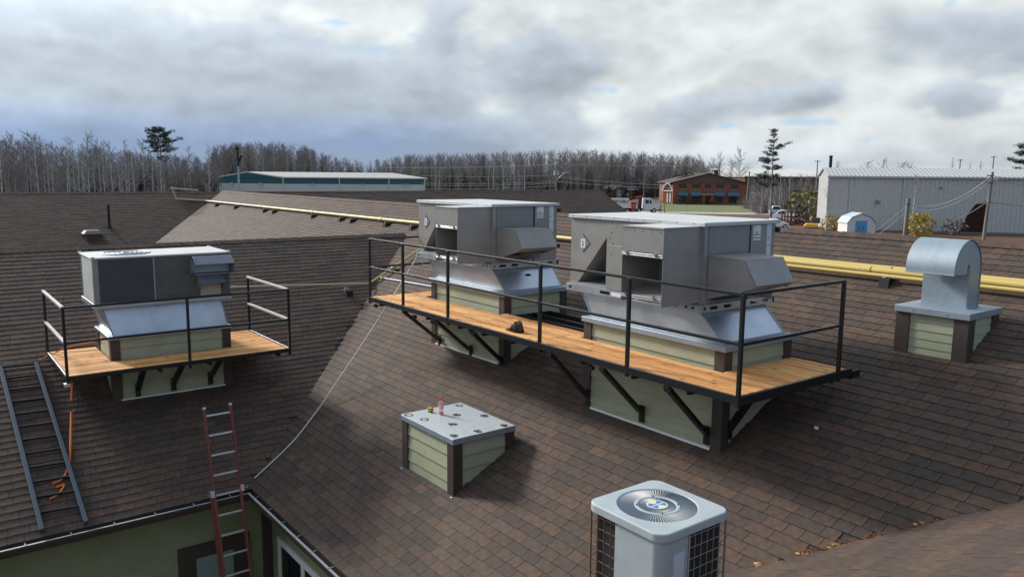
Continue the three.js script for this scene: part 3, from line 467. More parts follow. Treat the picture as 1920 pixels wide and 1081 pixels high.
// ---------------------------------------------------------------- the smaller unit on the left roof (front faces +x)
{
  const g = thing('rooftop_unit', 'smaller packaged unit with dark coil panel and blue-grey hoods on the left roof', 'air handler', [0, 0, 0]);
  const xf = -14.25, xb = -15.40, z0 = -4.50, z1 = -2.31, y0 = 5.74, y1 = 6.50, T = mat([0.115, 0.108, 0.098], { map: speckT, roughness: 0.5 });
  mesh('base_rail', [rbx(xb - 0.02, xf + 0.02, 5.665, 5.745, z1 - 0.03, z1 + 0.02), rbx(xb - 0.02, xf + 0.02, 5.665, 5.745, z0 - 0.02, z0 + 0.03), rbx(xf - 0.03, xf + 0.021, 5.666, 5.744, z0 + 0.03, z1 - 0.03)], MT.galv, g);
  mesh('cabinet', [bx(xb, xf, y0, y1 - 0.02, z0, z1)], T, g);
  const lid = mesh('lid', [rbx(xb - 0.02, xf + 0.02, y1 - 0.02, y1 + 0.01, z0 - 0.02, z1 + 0.02, 0.006)], MT.lidPale, g);
  const fc = V(-14.82, y1 + 0.01, -2.93); mesh('fan_ring', new THREE.TorusGeometry(0.37, 0.018, 6, 40).rotateX(1.5708), MT.galvDull, lid, [fc.x, fc.y + 0.006, fc.z]); mesh('fan_opening', new THREE.CylinderGeometry(0.36, 0.36, 0.004, 40), MT.slate, lid, [fc.x, fc.y + 0.003, fc.z]);
  for (let k = 1; k < 5; k++) mesh('fan_guard_ring', new THREE.TorusGeometry(0.075 * k, 0.006, 5, 36).rotateX(1.5708), MT.alu, lid, [fc.x, fc.y + 0.012, fc.z]);
  for (const [x, z] of [[xb, z1], [xf, z1], [xb, z0], [xf, z0]]) mesh('corner_cap', [rbx(x - 0.03, x + 0.03, y1 + 0.005, y1 + 0.025, z - 0.03, z + 0.03, 0.008)], MT.lidPale, lid);
  // end panel, sunlight put into its paler colour, with a slot at the rear edge
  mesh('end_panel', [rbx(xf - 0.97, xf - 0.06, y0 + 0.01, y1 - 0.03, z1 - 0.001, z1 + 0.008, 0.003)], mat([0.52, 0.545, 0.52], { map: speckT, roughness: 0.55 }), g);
  mesh('end_slot', [bx(xb + 0.03, xf - 0.98, y0 + 0.02, y1 - 0.04, z1 - 0.001, z1 + 0.004)], MT.slate, g);
  mesh('corner_post', [rbx(xf - 0.055, xf + 0.010, y0, y1 - 0.021, z1 - 0.075, z1 + 0.010, 0.004)], MT.taupe, g);
  mesh('coil_panel', [rbx(xf + 0.0005, xf + 0.006, y0 + 0.02, y1 - 0.05, -3.215, z1 - 0.09, 0.002)], MT.slate, g);
  mesh('panel_strip', [bx(xf + 0.0005, xf + 0.008, y0, y1 - 0.03, -3.245, -3.225)], MT.galvDull, g);
  const fp = mesh('front_panel', [rbx(xf + 0.0005, xf + 0.007, y0 + 0.02, y1 - 0.03, -4.49, -3.255, 0.002)], T, g);
  mesh('access_door', [rbx(xf + 0.007, xf + 0.014, y0 + 0.07, y0 + 0.41, -3.82, -3.34, 0.003)], T, fp);
  // upper hood: sloped blue-grey top, open below
  const hm = mat([0.21, 0.235, 0.285], { map: speckT, roughness: 0.42 });
  const h1 = mesh('intake_hood', [slab([[0, 0], [0.30, 0], [0.30, -0.02], [0.27, -0.34 + 0.13], [0, -0.34]].map(([a, b]) => [a, b]), 0.006, V(xf + 0.008, 6.455, -3.83), V(1, 0, 0), V(0, 1, 0)), slab([[0, 0], [0.30, -0.12], [0.27, -0.30], [0, -0.34]], 0.006, V(xf + 0.008, 6.455, -4.50), V(1, 0, 0), V(0, 1, 0)),
    hexa([V(xf + 0.30, 6.335, -4.50), V(xf + 0.308, 6.335, -4.50), V(xf + 0.308, 6.335, -3.824), V(xf + 0.30, 6.335, -3.824), V(xf + 0.008, 6.455, -4.50), V(xf + 0.14, 6.462, -4.50), V(xf + 0.14, 6.462, -3.824), V(xf + 0.008, 6.455, -3.824)])], hm, g);
  mesh('hood_filter', [bx(xf + 0.05, xf + 0.07, 6.17, 6.40, -4.485, -3.84)], MT.galvDull, h1);
  mesh('hood_lip', [bx(xf + 0.25, xf + 0.285, 6.155, 6.17, -4.49, -3.835)], hm, h1);
  const h2 = mesh('exhaust_hood', [hexa([V(xf + 0.008, 6.13, -4.36), V(xf + 0.016, 6.13, -4.36), V(xf + 0.016, 6.13, -3.93), V(xf + 0.008, 6.13, -3.93), V(xf + 0.20, 5.985, -4.36), V(xf + 0.206, 5.99, -4.36), V(xf + 0.206, 5.99, -3.93), V(xf + 0.20, 5.985, -3.93)].map((p) => p)), slab([[0, 0.13], [0.20, -0.015], [0, -0.16]], 0.005, V(xf + 0.008, 6.0, -3.935), V(1, 0, 0), V(0, 1, 0)), slab([[0, 0.13], [0.20, -0.015], [0, -0.16]], 0.005, V(xf + 0.008, 6.0, -4.365), V(1, 0, 0), V(0, 1, 0))], hm, g);
  mesh('exhaust_plate', [bx(xf + 0.007, xf + 0.012, 5.76, 6.0, -4.33, -3.98)], mat([0.42, 0.39, 0.30], { roughness: 0.6 }), g);
  settle(g, -14.8, 5.665, -3.4);
}

// ================================================================ timber-decked steel walkways
const RH = 1.07;
function plank(g, a0, a1, c, w, y, along, seed) { // along: 'x' or 'z'
  const R = rng(seed), s = w - 0.019, h = 0.034, d = (R() - 0.5) * 0.005, len = a1 - a0 - 0.004, m = (a0 + a1) / 2;
  const ge = along === 'x' ? new RoundedBoxGeometry(len, h, s, 2, 0.010) : new RoundedBoxGeometry(s, h, len, 2, 0.010);
  const o = muv(ge.translate(along === 'x' ? m : c, y - h / 2 + d, along === 'x' ? c : m), R() * 7, R() * 7, 1, along === 'z');
  mesh('deck_plank', o, woods[Math.floor(R() * woods.length)], g);
}
const woods = [[1.05, 1.05, 1.05], [0.84, 0.78, 0.70], [1.04, 0.95, 0.82], [0.94, 0.96, 0.92], [0.74, 0.67, 0.60]].map((c) => mat(c.map((q) => q * 0.95), { map: woodT, roughness: 0.72, bumpMap: grainB, bumpScale: 0.002 }));
const post = (g, x, z, y) => mesh('railing_post', [bar(V(x, y - 0.12, z), V(x, y + RH, z), 0.042, 0.042)], MT.black, g);
const rail = (g, a, b, n = 'handrail') => mesh(n, [bar(a, b, 0.036, 0.034)], MT.black, g);
function brace(g, top, foot, side) { // flat strut with a bolted plate at its foot
  mesh('brace', [bar(top, foot, 0.095, 0.05, side)], MT.black, g); const p = mesh('brace_plate', [bar(foot.clone().add(V(0, 0.10, 0)), foot.clone().add(V(0, -0.13, 0)), 0.085, 0.018, side)], MT.black, g); return p;
}
{
  const Y = 5.655, g = thing('roof_catwalk', 'long timber catwalk on black steel brackets with pipe railing along two rooftop units', 'catwalk');
  const zf = -6.70, xl = -13.12, xr = -4.85, zR = -8.85, zLb = -8.2;
  // planks: front run in two lengths, then the short ends beside the curbs
  const w = 0.138; let k = 0;
  for (let i = 0; i < 6; i++) { const c = zf - 0.03 - w * (i + 0.5), cut = [-8.25, -9.9, -8.25, -9.9, -8.3, -9.8][i]; if (c - w / 2 < -7.66) continue; const back = c < -7.45; plank(g, xl + 0.04, cut, c, w, Y, 'x', 900 + k++); if (c - w / 2 > -7.475) plank(g, cut, xr - 0.04, c, w, Y, 'x', 940 + k++); else { plank(g, cut, -8.07, c, w, Y, 'x', 941 + k++); plank(g, -5.63, xr - 0.04, c, w, Y, 'x', 942 + k++); } }
  for (let i = 6; i < 16; i++) { const c = zf - 0.03 - w * (i + 0.5); if (c > zR) plank(g, -5.63, xr - 0.04, c, w, Y, 'x', 980 + i); if (c > zLb) plank(g, xl + 0.04, -12.54, c, w, Y, 'x', 990 + i); }
  { const c = zf - 0.03 - w * 6.5; plank(g, -10.2, -8.1, c, w, Y, 'x', 1021); }
  // steel frame
  const fr = (x0, x1, z0, z1, y0 = Y - 0.14, y1 = Y - 0.036) => rbx(x0, x1, y0, y1, z0, z1, 0.004);
  mesh('edge_channel', [rbx(xl, xr, Y - 0.085, Y + 0.004, zf, zf + 0.03, 0.004)], MT.black, g);
  mesh('edge_channel', [rbx(xr - 0.03, xr + 0.004, Y - 0.10, Y + 0.003, zR, zf - 0.002, 0.004)], MT.black, g);
  mesh('edge_channel', [rbx(xl - 0.004, xl + 0.03, Y - 0.086, Y + 0.003, zLb - 0.6, zf - 0.002, 0.004)], MT.black, g);
  mesh('edge_channel', [fr(xl, -12.55, -8.24, -8.20), fr(-5.62, xr, zR - 0.04, zR)], MT.black, g);
  for (const x of [-12.75, -11.9, -11.1, -10.15, -9.5, -8.8, -8.15, -7.3, -6.4, -5.55]) mesh('joist', [fr(x - 0.02, x + 0.02, -7.46, zf - 0.004)], MT.black, g);
  for (const z of [-7.9, -8.5]) mesh('joist', [fr(-5.6, xr - 0.03, z - 0.02, z + 0.02)], MT.black, g);
  // open frame between the curbs behind the deck
  mesh('back_frame', [fr(-10.2, -8.12, -8.62, -8.58)], MT.black, g);
  for (const z of [-7.66, -7.95, -8.25]) mesh('back_frame', [fr(-10.22, -8.09, z - 0.02, z + 0.02)], MT.black, g);
  for (const x of [-10.18, -8.14]) mesh('back_frame', [fr(x - 0.02, x + 0.02, -8.58, -7.5, Y - 0.15, Y - 0.037)], MT.black, g);
  // posts and rails
  const px = [-13.08, -11.85, -10.42, -8.12, -6.47, -4.87]; for (const x of px) post(g, x, zf + 0.012, Y);
  post(g, -4.87, -8.58, Y);
  for (const h of [RH, 0.55]) { const n = h === RH ? 'handrail' : 'midrail'; rail(g, V(xl + 0.02, Y + h, zf + 0.012), V(-4.85, Y + h, zf + 0.012), n); rail(g, V(-4.87, Y + h, zf + 0.03), V(-4.87, Y + h, -8.60), n); rail(g, V(-13.08, Y + h, zf + 0.03), V(-13.08, Y + h, -8.8), n); }
  post(g, -13.08, -8.78, Y);
  // brackets down to the curbs
  const sx = V(1, 0, 0);
  for (const [tx, ty, fx, fy, z] of [[757, 572, 824, 638, -7.67], [817, 586, 882.5, 657, -7.67], [882, 606, 941, 677, -7.67], [1030, 653, 1101, 742, -7.45], [1128, 682, 1203, 773, -7.45], [1250, 714, 1325, 813, -7.45]]) { const t = onZ(tx, ty, zf - 0.02); t.y = Y - 0.12; brace(g, t, onZ(fx, fy, z), sx); }
  brace(g, V(-13.0, Y - 0.13, -7.9), V(-12.53, yM(-7.9) + 0.42, -7.9), V(0, 0, 1)); brace(g, V(-5.62, Y - 0.12, -8.35), onX(1368, 803, -5.625), V(1, 0, 0));
  for (const x of [-13.0, -11.6, -11.0, -9.8, -8.0, -7.2, -5.9]) mesh('bolt_tab', [rbx(x, x + 0.10, Y - 0.18, Y - 0.13, zf - 0.06, zf - 0.01)], MT.black, g);
  mesh('joist_end', [rbx(xr - 0.03, xr + 0.02, Y - 0.12, Y - 0.03, zR - 0.16, zR)], MT.black, g);
  settle(g, -9, yM(zf) + 0.3, -7.4);
}
{
  const Y = 4.775, g = thing('roof_platform', 'short timber platform with black railing, sky sheen painted on its side rails, round the lone left unit', 'platform');
  const xf = -13.52, xb = -15.62, z0 = -5.28, z1 = -1.74, w = 0.138, n = Math.floor((xf - xb) / w);
  for (let i = 0; i < n; i++) { const c = xf - 0.03 - w * (i + 0.5); if (c + w / 2 < xb) continue; if (c - w / 2 > -14.33) plank(g, z0 + 0.03, z1 - 0.03, c, w, Y, 'z', 1100 + i); else { plank(g, z0 + 0.03, -4.49, c, w, Y, 'z', 1130 + i); plank(g, -2.50, z1 - 0.03, c, w, Y, 'z', 1160 + i); } }
  mesh('edge_channel', [rbx(xf - 0.002, xf + 0.03, Y - 0.06, Y + 0.003, z0, z1, 0.004)], MT.black, g);
  for (const z of [z0, z1]) { mesh('edge_channel', [rbx(xb, xf - 0.003, Y - 0.06, Y + 0.003, z - 0.015, z + 0.015, 0.004)], MT.black, g); mesh('edge_strip', [rbx(xb + 0.05, xf - 0.03, Y + 0.0035, Y + 0.010, z - 0.012, z + 0.010, 0.002)], MT.alu, g); }
  for (const z of [-1.9, -2.5, -3.1, -3.9, -4.5, -5.1]) mesh('joist', [rbx(-14.30, xf - 0.004, Y - 0.13, Y - 0.036, z - 0.02, z + 0.02)], MT.black, g);
  for (const [x, z] of [[-13.50, z1], [-15.6, z1], [-13.50, -3.55], [-13.50, z0], [-15.6, z0]]) post(g, x, z, Y);
  for (const h of [RH, 0.53]) { const nm = h === RH ? 'handrail' : 'midrail'; rail(g, V(-13.50, Y + h, z0 - 0.02), V(-13.50, Y + h, z1 + 0.02), nm); for (const z of [z0, z1]) mesh(nm, [bar(V(-15.62, Y + h + 0.002, z), V(-13.53, Y + h + 0.002, z), 0.046, 0.04)], mat([0.45, 0.46, 0.47], { roughness: 0.4 }), g); }  // side rails: bright sky sheen on black steel painted as pale grey
  for (const [tx, ty, fx, fy] of [[268, 693, 258, 729], [341, 682, 325, 718], [412, 673, 394, 707]]) { const t = onX(tx, ty, xf - 0.03); t.y = Y - 0.06; brace(g, t, onX(fx, fy, -14.285), V(0, 0, 1)); }
  mesh('corner_foot', [rbx(-13.56, -13.46, Y - 0.15, Y - 0.10, z1 - 0.03, z1 + 0.05)], MT.alu, g);
  settle(g, -14.4, yL(-13.5), -3.5);
}

// ================================================================ gooseneck vent
{
  const g = thing('gooseneck_vent', 'galvanized gooseneck vent with a rounded hood on a small siding curb', 'vent', [-4.38, 6.367, -10.15]);
  // side outline (a = -z, b = up): duct up the back, half round over the front, open mouth facing down
  const out = [], x0 = -0.27, x1 = 0.27, A = (t) => t * Math.PI / 180;
  const cz = -0.275 + 0.0, cy = 0.47, R = 0.34; // centre of the round in (toward front) coordinates
  const pts = [[-0.15, 0], [-0.15, cy]]; const poly = [[0.15, 0], [0.15, 0.42]];
  const front = 0.56, ctr = 0.205, rad = 0.355; // front edge at +front, back at -0.15
  const P = []; P.push([-0.15, 0.0], [-0.15, 0.48]); for (let t = 180; t >= 0; t -= 9) P.push([ctr + rad * Math.cos(A(t)), 0.48 + 0.345 * Math.sin(A(t))]); P.push([front, 0.44], [0.30, 0.425], [0.205, 0.43]); for (let t = 0; t <= 180; t += 20) P.push([0.17 + 0.035 * Math.cos(A(t)), 0.50 + 0.035 * Math.sin(A(t))]); P.push([0.135, 0.43], [0.135, 0]);
  const u = V(0, 0, 1), v = V(0, 1, 0);
  for (const [x, t] of [[x0, 0.008], [x1 - 0.008, 0.008]]) mesh('side_plate', slab(P.map(([a, b]) => [-a, b]).reverse(), 0.008, V(x, 0, 0), V(0, 0, -1), V(0, 1, 0)), MT.galvDull, g);
  // wrapped sheet over back, top and front
  const strip = (q, name, m) => { const gs = []; for (let i = 0; i + 1 < q.length; i++) { const [a, b] = q[i], [c, d] = q[i + 1], L = Math.hypot(c - a, d - b), nx = -(d - b) / L * 0.006, ny = (c - a) / L * 0.006; gs.push([V(x0 - 0.01, b, a), V(x1 + 0.01, b, a), V(x1 + 0.01, d, c), V(x0 - 0.01, d, c), V(x0 - 0.01, b + ny, a + nx), V(x1 + 0.01, b + ny, a + nx), V(x1 + 0.01, d + ny, c + nx), V(x0 - 0.01, d + ny, c + nx)]); } return mesh(name, gs.map(hexa), m, g); };
  const curve = [[-0.15, 0], [-0.15, 0.48]]; for (let t = 180; t >= 0; t -= 6) curve.push([ctr + rad * Math.cos(A(t)), 0.48 + 0.345 * Math.sin(A(t))]); curve.push([front, 0.435]);
  const N = curve.length, vp = [], ix = []; curve.forEach(([a, b], i) => { const p = curve[Math.max(0, i - 1)], q = curve[Math.min(N - 1, i + 1)], L = Math.hypot(q[0] - p[0], q[1] - p[1]), n = [-(q[1] - p[1]) / L, (q[0] - p[0]) / L]; for (const x of [x0 - 0.012, x1 + 0.012]) vp.push([x, b + n[1] * 0.008, a + n[0] * 0.008]); });
  const pg = new THREE.BufferGeometry(); pg.setAttribute('position', new THREE.Float32BufferAttribute(vp.flat(), 3)); for (let i = 0; i < N - 1; i++) { const a = i * 2; ix.push(a, a + 2, a + 1, a + 1, a + 2, a + 3); } pg.setIndex(ix); pg.computeVertexNormals(); pg.setAttribute('uv', new THREE.Float32BufferAttribute(vp.flatMap(([x, y, z]) => [x, y + z]), 2));
  mesh('hood_sheet', pg, Object.assign(MT.galvDull.clone(), { side: THREE.DoubleSide }), g);
  mesh('duct_front', [bx(x0 + 0.008, x1 - 0.008, 0, 0.50, 0.13, 0.137)], MT.galvDull, g);
  mesh('mouth_screen', [bx(x0 + 0.01, x1 - 0.01, 0.50, 0.508, 0.14, front - 0.01)], MT.galvDull, g);
  mesh('hem', [rbx(x0 - 0.016, x1 + 0.016, 0.425, 0.44, front - 0.004, front + 0.014)], MT.galvDull, g);
  mesh('foot_flange', [rbx(x0 - 0.03, x1 + 0.03, 0, 0.006, -0.18, 0.17)], MT.galvDull, g);
  for (const x of [-0.2, 0.2]) mesh('screw', new THREE.CylinderGeometry(0.009, 0.009, 0.006, 8).rotateX(1.5708), MT.alu, g, [x, -0.04, 0.495]);
}
// ================================================================ bottle, tape measure, gloves, pebble
{
  const prof = [[0, 0], [0.032, 0], [0.036, 0.012], [0.036, 0.09], [0.031, 0.105], [0.035, 0.12], [0.035, 0.165], [0.026, 0.19], [0.017, 0.205], [0.017, 0.213], [0, 0.213]].map((p) => new THREE.Vector2(...p));
  const g = thing('drink_bottle', 'clear sports drink bottle with orange cap standing on the metal lid', 'bottle', [-9.428, 4.458, -5.93]);
  mesh('bottle_body', new THREE.LatheGeometry(prof, 20), new THREE.MeshPhysicalMaterial({ color: lin(0.95, 0.9, 0.88), roughness: 0.12, transmission: 0.85, thickness: 0, ior: 1.45 }), g);
  mesh('drink', new THREE.CylinderGeometry(0.033, 0.031, 0.038, 18), mat([0.75, 0.10, 0.03], { roughness: 0.2 }), g, [0, 0.022, 0]);
  mesh('bottle_label', new THREE.CylinderGeometry(0.0368, 0.0368, 0.075, 20, 1, true), mat([0.72, 0.42, 0.36], { roughness: 0.5, side: THREE.DoubleSide }), g, [0, 0.115, 0]);
  mesh('cap', [rod(V(0, 0.213, 0), V(0, 0.245, 0), 0.019, 0.018, 14), rod(V(0, 0.245, 0), V(0, 0.262, 0), 0.011, 0.009, 10)], mat([0.80, 0.09, 0.02], { roughness: 0.4 }), g);
  const t = thing('tape_measure', 'yellow and black tape measure lying on the metal lid', 'tape measure', [-9.60, 4.458, -5.86]); t.rotation.y = 0.5;
  mesh('case', [rbx(-0.04, 0.04, 0, 0.062, -0.022, 0.022, 0.012)], mat([0.03, 0.03, 0.028], { roughness: 0.5 }), t); mesh('grip', [rbx(-0.042, 0.025, 0.048, 0.068, -0.018, 0.018, 0.008), rbx(0.02, 0.046, 0.015, 0.05, -0.019, 0.019, 0.006), rbx(-0.03, 0.02, 0.02, 0.045, 0.020, 0.025)], mat([0.72, 0.50, 0.03], { roughness: 0.45 }), t);
  // crumpled dark work gloves
  const R = rng(31), p = onY(968, 622, 5.655), gl = thing('work_gloves', 'crumpled pair of dark work gloves on the catwalk planks', 'gloves', [p.x, 5.655, p.z]);
  const lump = (sx, sy, sz, seed) => { const ge = new THREE.IcosahedronGeometry(1, 4), q = ge.attributes.position; for (let i = 0; i < q.count; i++) { const x = q.getX(i), y = q.getY(i), z = q.getZ(i), k = 1 + 0.45 * nz(x * 2 + seed, y * 2, z * 2) + 0.25 * nz(x * 5, y * 5 + seed, z * 5); q.setXYZ(i, x * sx * k, Math.max(y * k, -0.35) * sy, z * sz * k); } ge.computeVertexNormals(); return ge; };
  const gm = mat([0.035, 0.026, 0.020], { roughness: 0.95 }), gm2 = mat([0.075, 0.060, 0.048], { roughness: 0.95 });
  mesh('glove', lump(0.13, 0.075, 0.08, 3), gm, gl, [0, 0.03, 0]); mesh('glove', lump(0.09, 0.11, 0.06, 9), gm2, gl, [0.02, 0.045, -0.02]);
  for (let i = 0; i < 4; i++) mesh('glove_finger', lump(0.05, 0.022, 0.016, 20 + i), i % 2 ? gm : gm2, gl, [-0.12 + 0.07 * i, 0.02 + 0.01 * (i % 2), 0.06 - 0.03 * i]);
  const q = onPlane(1531, 806, V(0, 0.92, 0), nM); solo('pebble', 'single white pebble lying in the shade on the roof beyond the catwalk', 'pebble', lump(0.025, 0.022, 0.02, 44).translate(q.x, q.y + 0.022, q.z), mat([0.62, 0.60, 0.56]));
}

// ================================================================ air conditioner condenser in the foreground
{
  const yT = 7.9 - 2.40, cx = -3.74, cz = -4.24, h = 0.365, H = 0.80, g = thing('condenser_unit', 'pale grey residential condenser with round fan grille and wire coil guards', 'condenser', [cx, yT - H, cz]);
  const paint = mat([0.44, 0.50, 0.53], { map: speckT, roughness: 0.4 }), rr = 0.085, B = H - 0.055;
  const sq = (s, r) => { const sh = new THREE.Shape(); sh.moveTo(-s + r, -s); sh.lineTo(s - r, -s); sh.absarc(s - r, -s + r, r, -Math.PI / 2, 0); sh.lineTo(s, s - r); sh.absarc(s - r, s - r, r, 0, Math.PI / 2); sh.lineTo(-s + r, s); sh.absarc(-s + r, s - r, r, Math.PI / 2, Math.PI); sh.lineTo(-s, -s + r); sh.absarc(-s + r, -s + r, r, Math.PI, Math.PI * 1.5); return sh; };
  const fr = 0.305, fx = -0.01, fy = 0.0; const top = sq(h, rr); const hole = new THREE.Path(); hole.absarc(fx, fy, fr, 0, Math.PI * 2, true); top.holes.push(hole);
  const tg = new THREE.ExtrudeGeometry(top, { depth: 0.045, bevelEnabled: true, bevelSize: 0.012, bevelThickness: 0.012, bevelSegments: 4, curveSegments: 20 }).rotateX(-Math.PI / 2); mesh('top_cover', muv(tg), paint, g, [0, B, 0]);
  const rimY = B + 0.052;
  // grille: radial blades in two rings, a ring band and a badge
  const nB = 88, gl = mesh('fan_grille', new THREE.TorusGeometry(0.155, 0.016, 8, 56).scale(1, 1, 0.35).rotateX(Math.PI / 2), paint, g, [fx, rimY - 0.002, fy]);
  const blade = (r0, r1) => new THREE.BoxGeometry(r1 - r0, 0.014, 0.006).rotateX(0.75).translate((r0 + r1) / 2, 0, 0); const bo = blade(0.168, fr + 0.004), bi = blade(0.075, 0.142);
  const bladeM = mat([0.26, 0.29, 0.32], { roughness: 0.55 });
  for (let i = 0; i < nB; i++) { const a = i / nB * Math.PI * 2; const o = mesh('grille_blade', bo, bladeM, gl, [0, -0.004, 0]); o.rotation.y = a; if (i % 2 === 0) { const q = mesh('grille_blade', bi, bladeM, gl, [0, -0.004, 0]); q.rotation.y = a; } }
  for (const a of [0.6, 2.2, 3.75, 5.3]) mesh('screw', new THREE.CylinderGeometry(0.006, 0.006, 0.008, 8), MT.dark, gl, [Math.cos(a) * 0.155, 0.008, Math.sin(a) * 0.155]);
  const badge = (() => { const c = document.createElement('canvas'); c.width = c.height = 256; const x = c.getContext('2d'); x.fillStyle = '#c9ced0'; x.fillRect(0, 0, 256, 256); x.save(); x.beginPath(); x.arc(128, 128, 112, 0, 7); x.clip(); x.fillStyle = '#2f74c4'; x.fillRect(0, 0, 256, 256); x.fillStyle = '#d9d27e'; x.beginPath(); x.moveTo(128, 128); x.arc(128, 128, 130, -2.2, -0.9); x.fill(); x.beginPath(); x.moveTo(128, 128); x.arc(128, 128, 130, 0.95, 2.2); x.fill(); x.restore(); x.fillStyle = '#2a63b0'; x.fillRect(14, 98, 228, 60); x.fillStyle = '#f0f4f6'; x.font = 'bold 44px sans-serif'; x.textAlign = 'center'; x.textBaseline = 'middle'; x.fillText('GOODMAN', 128, 130, 212); const t = new THREE.CanvasTexture(c); t.colorSpace = THREE.SRGBColorSpace; return mat([1, 1, 1], { map: t, roughness: 0.4 }); })();
  mesh('hub', new THREE.CylinderGeometry(0.082, 0.082, 0.014, 32), paint, gl, [0, 0, 0]);
  const bd = mesh('badge', new THREE.CircleGeometry(0.077, 32).rotateX(-Math.PI / 2).rotateY(Math.PI / 2), badge, gl, [0, 0.0085, 0]);
  mesh('fan_shroud', new THREE.CylinderGeometry(fr + 0.002, fr + 0.002, 0.2, 40, 1, true), Object.assign(MT.slate.clone(), { side: THREE.DoubleSide }), g, [fx, B - 0.06, fy]); mesh('shroud_floor', new THREE.CylinderGeometry(fr, fr, 0.01, 40), MT.slate, g, [fx, B - 0.16, fy]);
  for (let k = 0; k < 3; k++) { const f = mesh('fan_blade', new THREE.BoxGeometry(0.17, 0.008, 0.12).rotateX(0.4).translate(0.12, 0, 0), MT.slate, g, [fx, B - 0.09, fy]); f.rotation.y = k * 2.09 + 0.4; }
  // body: dark coil block, rounded solid corner panel, wire guards
  const body = new THREE.ExtrudeGeometry(sq(h - 0.035, 0.05), { depth: B - 0.01, bevelEnabled: false, curveSegments: 10 }).rotateX(-Math.PI / 2); mesh('coil', muv(body), mat([0.028, 0.025, 0.025], { roughness: 0.85 }), g, [0, 0.0, 0]);
  // the front corner (+x,+z) carries the electrical cover
  const cs = new THREE.Shape(), q = h - 0.006; cs.moveTo(q - 0.44, q); cs.lineTo(q - rr, q); cs.absarc(q - rr, q - rr, rr, Math.PI / 2, 0, true); cs.lineTo(q, q - 0.30); cs.lineTo(q - 0.03, q - 0.30); cs.lineTo(q - 0.03, q - rr); cs.absarc(q - rr, q - rr, rr - 0.03, 0, Math.PI / 2, false); cs.lineTo(q - 0.44, q - 0.03);
  const panel = mesh('corner_cover', muv(new THREE.ExtrudeGeometry(cs, { depth: B - 0.02, bevelEnabled: false, curveSegments: 14 }).rotateX(Math.PI / 2)), paint, g, [0, B - 0.002, 0]);
  mesh('rating_plate', [bx(h - 0.0055, h - 0.003, -0.42, -0.12, q - 0.24, q - 0.13)], mat([0.55, 0.60, 0.70], { roughness: 0.5 }), panel);
  for (const [x, z] of [[q - 0.43, q + 0.001], [q + 0.001, q - 0.29]]) mesh('screw', new THREE.SphereGeometry(0.008, 8, 6), MT.dark, panel, [x, -0.012, z]);
  mesh('base_pan', muv(new THREE.ExtrudeGeometry(sq(h, rr), { depth: 0.05, bevelEnabled: false, curveSegments: 12 }).rotateX(-Math.PI / 2)), paint, g, [0, -0.052, 0]);
  const wm = mat([0.30, 0.29, 0.27], { roughness: 0.5, metalness: 0.4 }), rust = mat([0.16, 0.085, 0.05], { roughness: 0.8 });
  const wire = (a, b, m = wm) => mesh('guard_wire', rod(a, b, 0.0032, 0.0032, 5), m, g);
  for (let k = 0; k < 9; k++) { const y = 0.03 + k * 0.085; wire(V(q, y, q - 0.30), V(q, y, -q + 0.04)); wire(V(q - 0.44, y, q), V(-q + 0.04, y, q), rust); wire(V(-q, y, q - 0.05), V(-q, y, -q + 0.05)); wire(V(-q + 0.05, y, -q), V(q - 0.05, y, -q)); }
  for (let k = 0; k < 7; k++) { const t = -q + 0.03 + k * 0.068; wire(V(q + 0.003, 0, t), V(q + 0.003, B, t)); if (t < q - 0.44) wire(V(t, 0, q + 0.003), V(t, B, q + 0.003), rust); wire(V(-q - 0.003, 0, t), V(-q - 0.003, B, t)); wire(V(t, 0, -q - 0.003), V(t, B, -q - 0.003)); }
  for (const [x, z] of [[-q + 0.02, q - 0.005], [-q + 0.005, q - 0.02], [q - 0.005, -q + 0.02], [-q + 0.01, -q + 0.01]]) mesh('guard_edge', [rod(V(x, 0, z), V(x, B, z), 0.008, 0.008, 6)], x < 0 && z > 0 ? rust : wm, g);
  // levelling stand on the slope
  const st = thing('condenser_stand', 'galvanized levelling stand under the pale grey condenser', 'stand', [cx, yN(cx), cz]);
  for (const dx of [-0.32, 0.32]) for (const dz of [-0.3, 0.3]) { const yb = yN(cx + dx) - yN(cx); mesh('stand_leg', [bar(V(dx, yb + 0.005, dz), V(dx, yT - H - 0.1 - yN(cx), dz), 0.05, 0.05)], MT.galvDull, st); }
  for (const dz of [-0.3, 0.3]) mesh('stand_rail', [rbx(-0.38, 0.38, yT - H - 0.1 - yN(cx), yT - H - 0.053 - yN(cx), dz - 0.03, dz + 0.03)], MT.galvDull, st);
}
